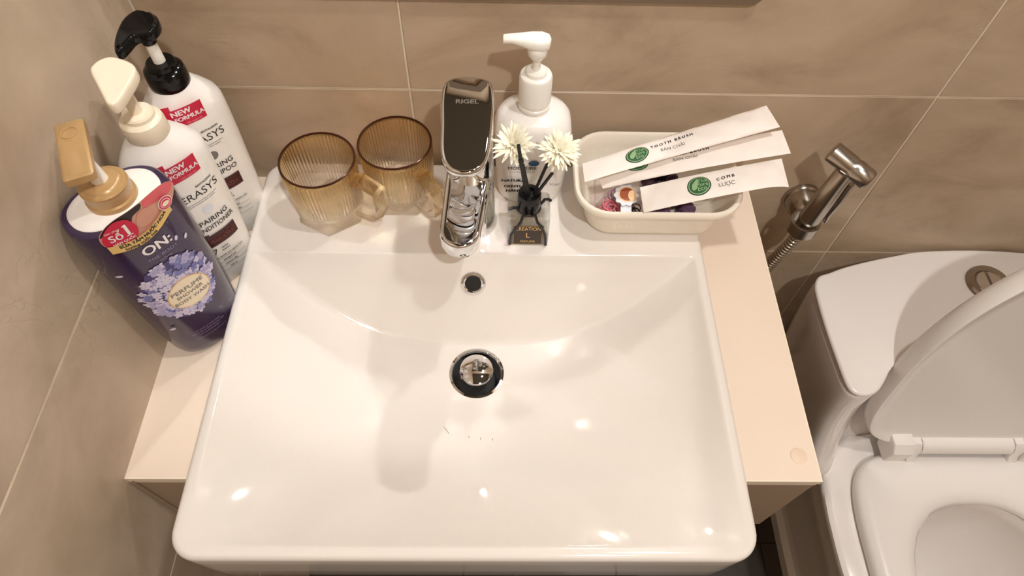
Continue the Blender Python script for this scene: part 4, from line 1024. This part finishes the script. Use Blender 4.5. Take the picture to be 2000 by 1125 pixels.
# seat ring
SZ = 0.400
so = [egg_ring(.168, .330, -.122, SZ, 5.0, 2.0, ymid=.13), egg_ring(.178, .338, -.132, SZ + .004, 5.0, 2.0, ymid=.13), egg_ring(.178, .338, -.132, SZ + .013, 5.0, 2.0, ymid=.13), egg_ring(.172, .332, -.126, SZ + .020, 5.0, 2.0, ymid=.13), egg_ring(.155, .312, -.110, SZ + .0235, 3.2, 2.0, ymid=.13),
      egg_ring(.134, .278, -.070, SZ + .022, 2.6, 2.0, ymid=.11), egg_ring(.122, .264, -.055, SZ + .016, 2.5, 2.0, ymid=.11), egg_ring(.117, .259, -.050, SZ + .008, 2.5, 2.0, ymid=.11), egg_ring(.120, .262, -.053, SZ, 2.5, 2.0, ymid=.11)]
g = G(); g.loft(so + [so[0]], False, False)
build('seat', world(g, t), 'seatplastic', t, angle=55)
# raised lid: a D-shaped shell standing on the hinge
th = radians(9); LP0 = Vector((TXc, 0.338, 0.436))
def lid_pt(x, up, dep): return (LP0.x + x, LP0.y + up * sin(th) + dep * cos(th), LP0.z + up * cos(th) - dep * sin(th))
lo_ = []
for i in range(72):
    a = 2 * pi * i / 72; c, s_ = cos(a), sin(a)
    if s_ < 0: lo_.append((.178 * math.copysign(abs(c) ** (2 / 4.0), c), .175 - .172 * abs(s_) ** (2 / 4.0)))
    else: lo_.append((.178 * c, .175 + .255 * abs(s_)))
def lring(ins, dep):
    return [lid_pt(x, u, dep) for x, u in (offset_poly(lo_, ins) if ins else lo_)]
build('seat_lid', world(G().loft([lring(.024, .006), lring(.010, .004), lring(.006, .0005), lring(.002, 0.0), lring(0, .003), lring(0, .018), lring(.003, .027), lring(.012, .033), lring(.04, .036)]), t), 'seatplastic', t, angle=50)
# hinge: bar between two knuckles
def alongx(g): return g.map(lambda x, y, z: (z, x, y))
hy, hz = 0.342, 0.440
build('hinge_bar', world(alongx(lathe([(0.0145, -.0695), (0.0155, -.0685), (0.0155, .0685), (0.0145, .0695)], 28)).move((TXc, hy, hz)), t), 'seatplastic', t)
for sgn in (-1, 1):
    kx = TXc + sgn * .103
    P = [(-.020, -.022), (.010, -.022), (.017, -.010), (.018, .012), (.008, .024), (-.010, .024), (-.021, .012)]
    g = prism(P, -.016, .016, .003, 2).map(lambda x, y, z: (z, x, y)).move((kx, hy - .001, hz))
    build('hinge_bracket', world(g, t), 'seatplastic', t)
    g = prism([(-.024, -.0195), (.010, -.0195), (.0150, -.004), (.0145, .008), (.006, .0156), (-.006, .0156), (-.0150, .006), (-.017, -.008)], -.0072, .0072, .0014, 2).map(lambda x, y, z: (z, x, y)).move((TXc + sgn * .078, hy, hz))
    build('seat_lug', world(g, t), 'seatplastic', t)
# mirror hung on the back wall; its brown rim stands in for its shadow
t = thing('wall_mirror', 'wall mirror above the washbasin, its brown rim standing in for its shadow', 'mirror', (-0.054, YW - 0.0005, 1.3090))
hwm, mz0 = 0.308, 0.3005
fo, fi = rrect(2 * hwm, 2 * mz0, .012, 0, (0, 0), 5), rrect(2 * hwm - .042, 2 * mz0 - .030, .006, 0, (0, 0), 5)
def ad(P, z): return [(x, y, z) for x, y, _ in P]
build('shadow_band_frame', G().loft([ad(fo, 0), ad(fo, .0040), [(x * .999, y * .999, .0045) for x, y, _ in fo], ad(fi, .0045), ad(fi, .003), ad(fi, 0)], False, False).map(lambda x, y, z: (x, -z, y)), 'shadow_band_frame', t)
build('mirror_glass', G().loft([ad(fi, .001), ad(fi, .0035)]).map(lambda x, y, z: (x, -z, y)), 'mirror', t, angle=3)
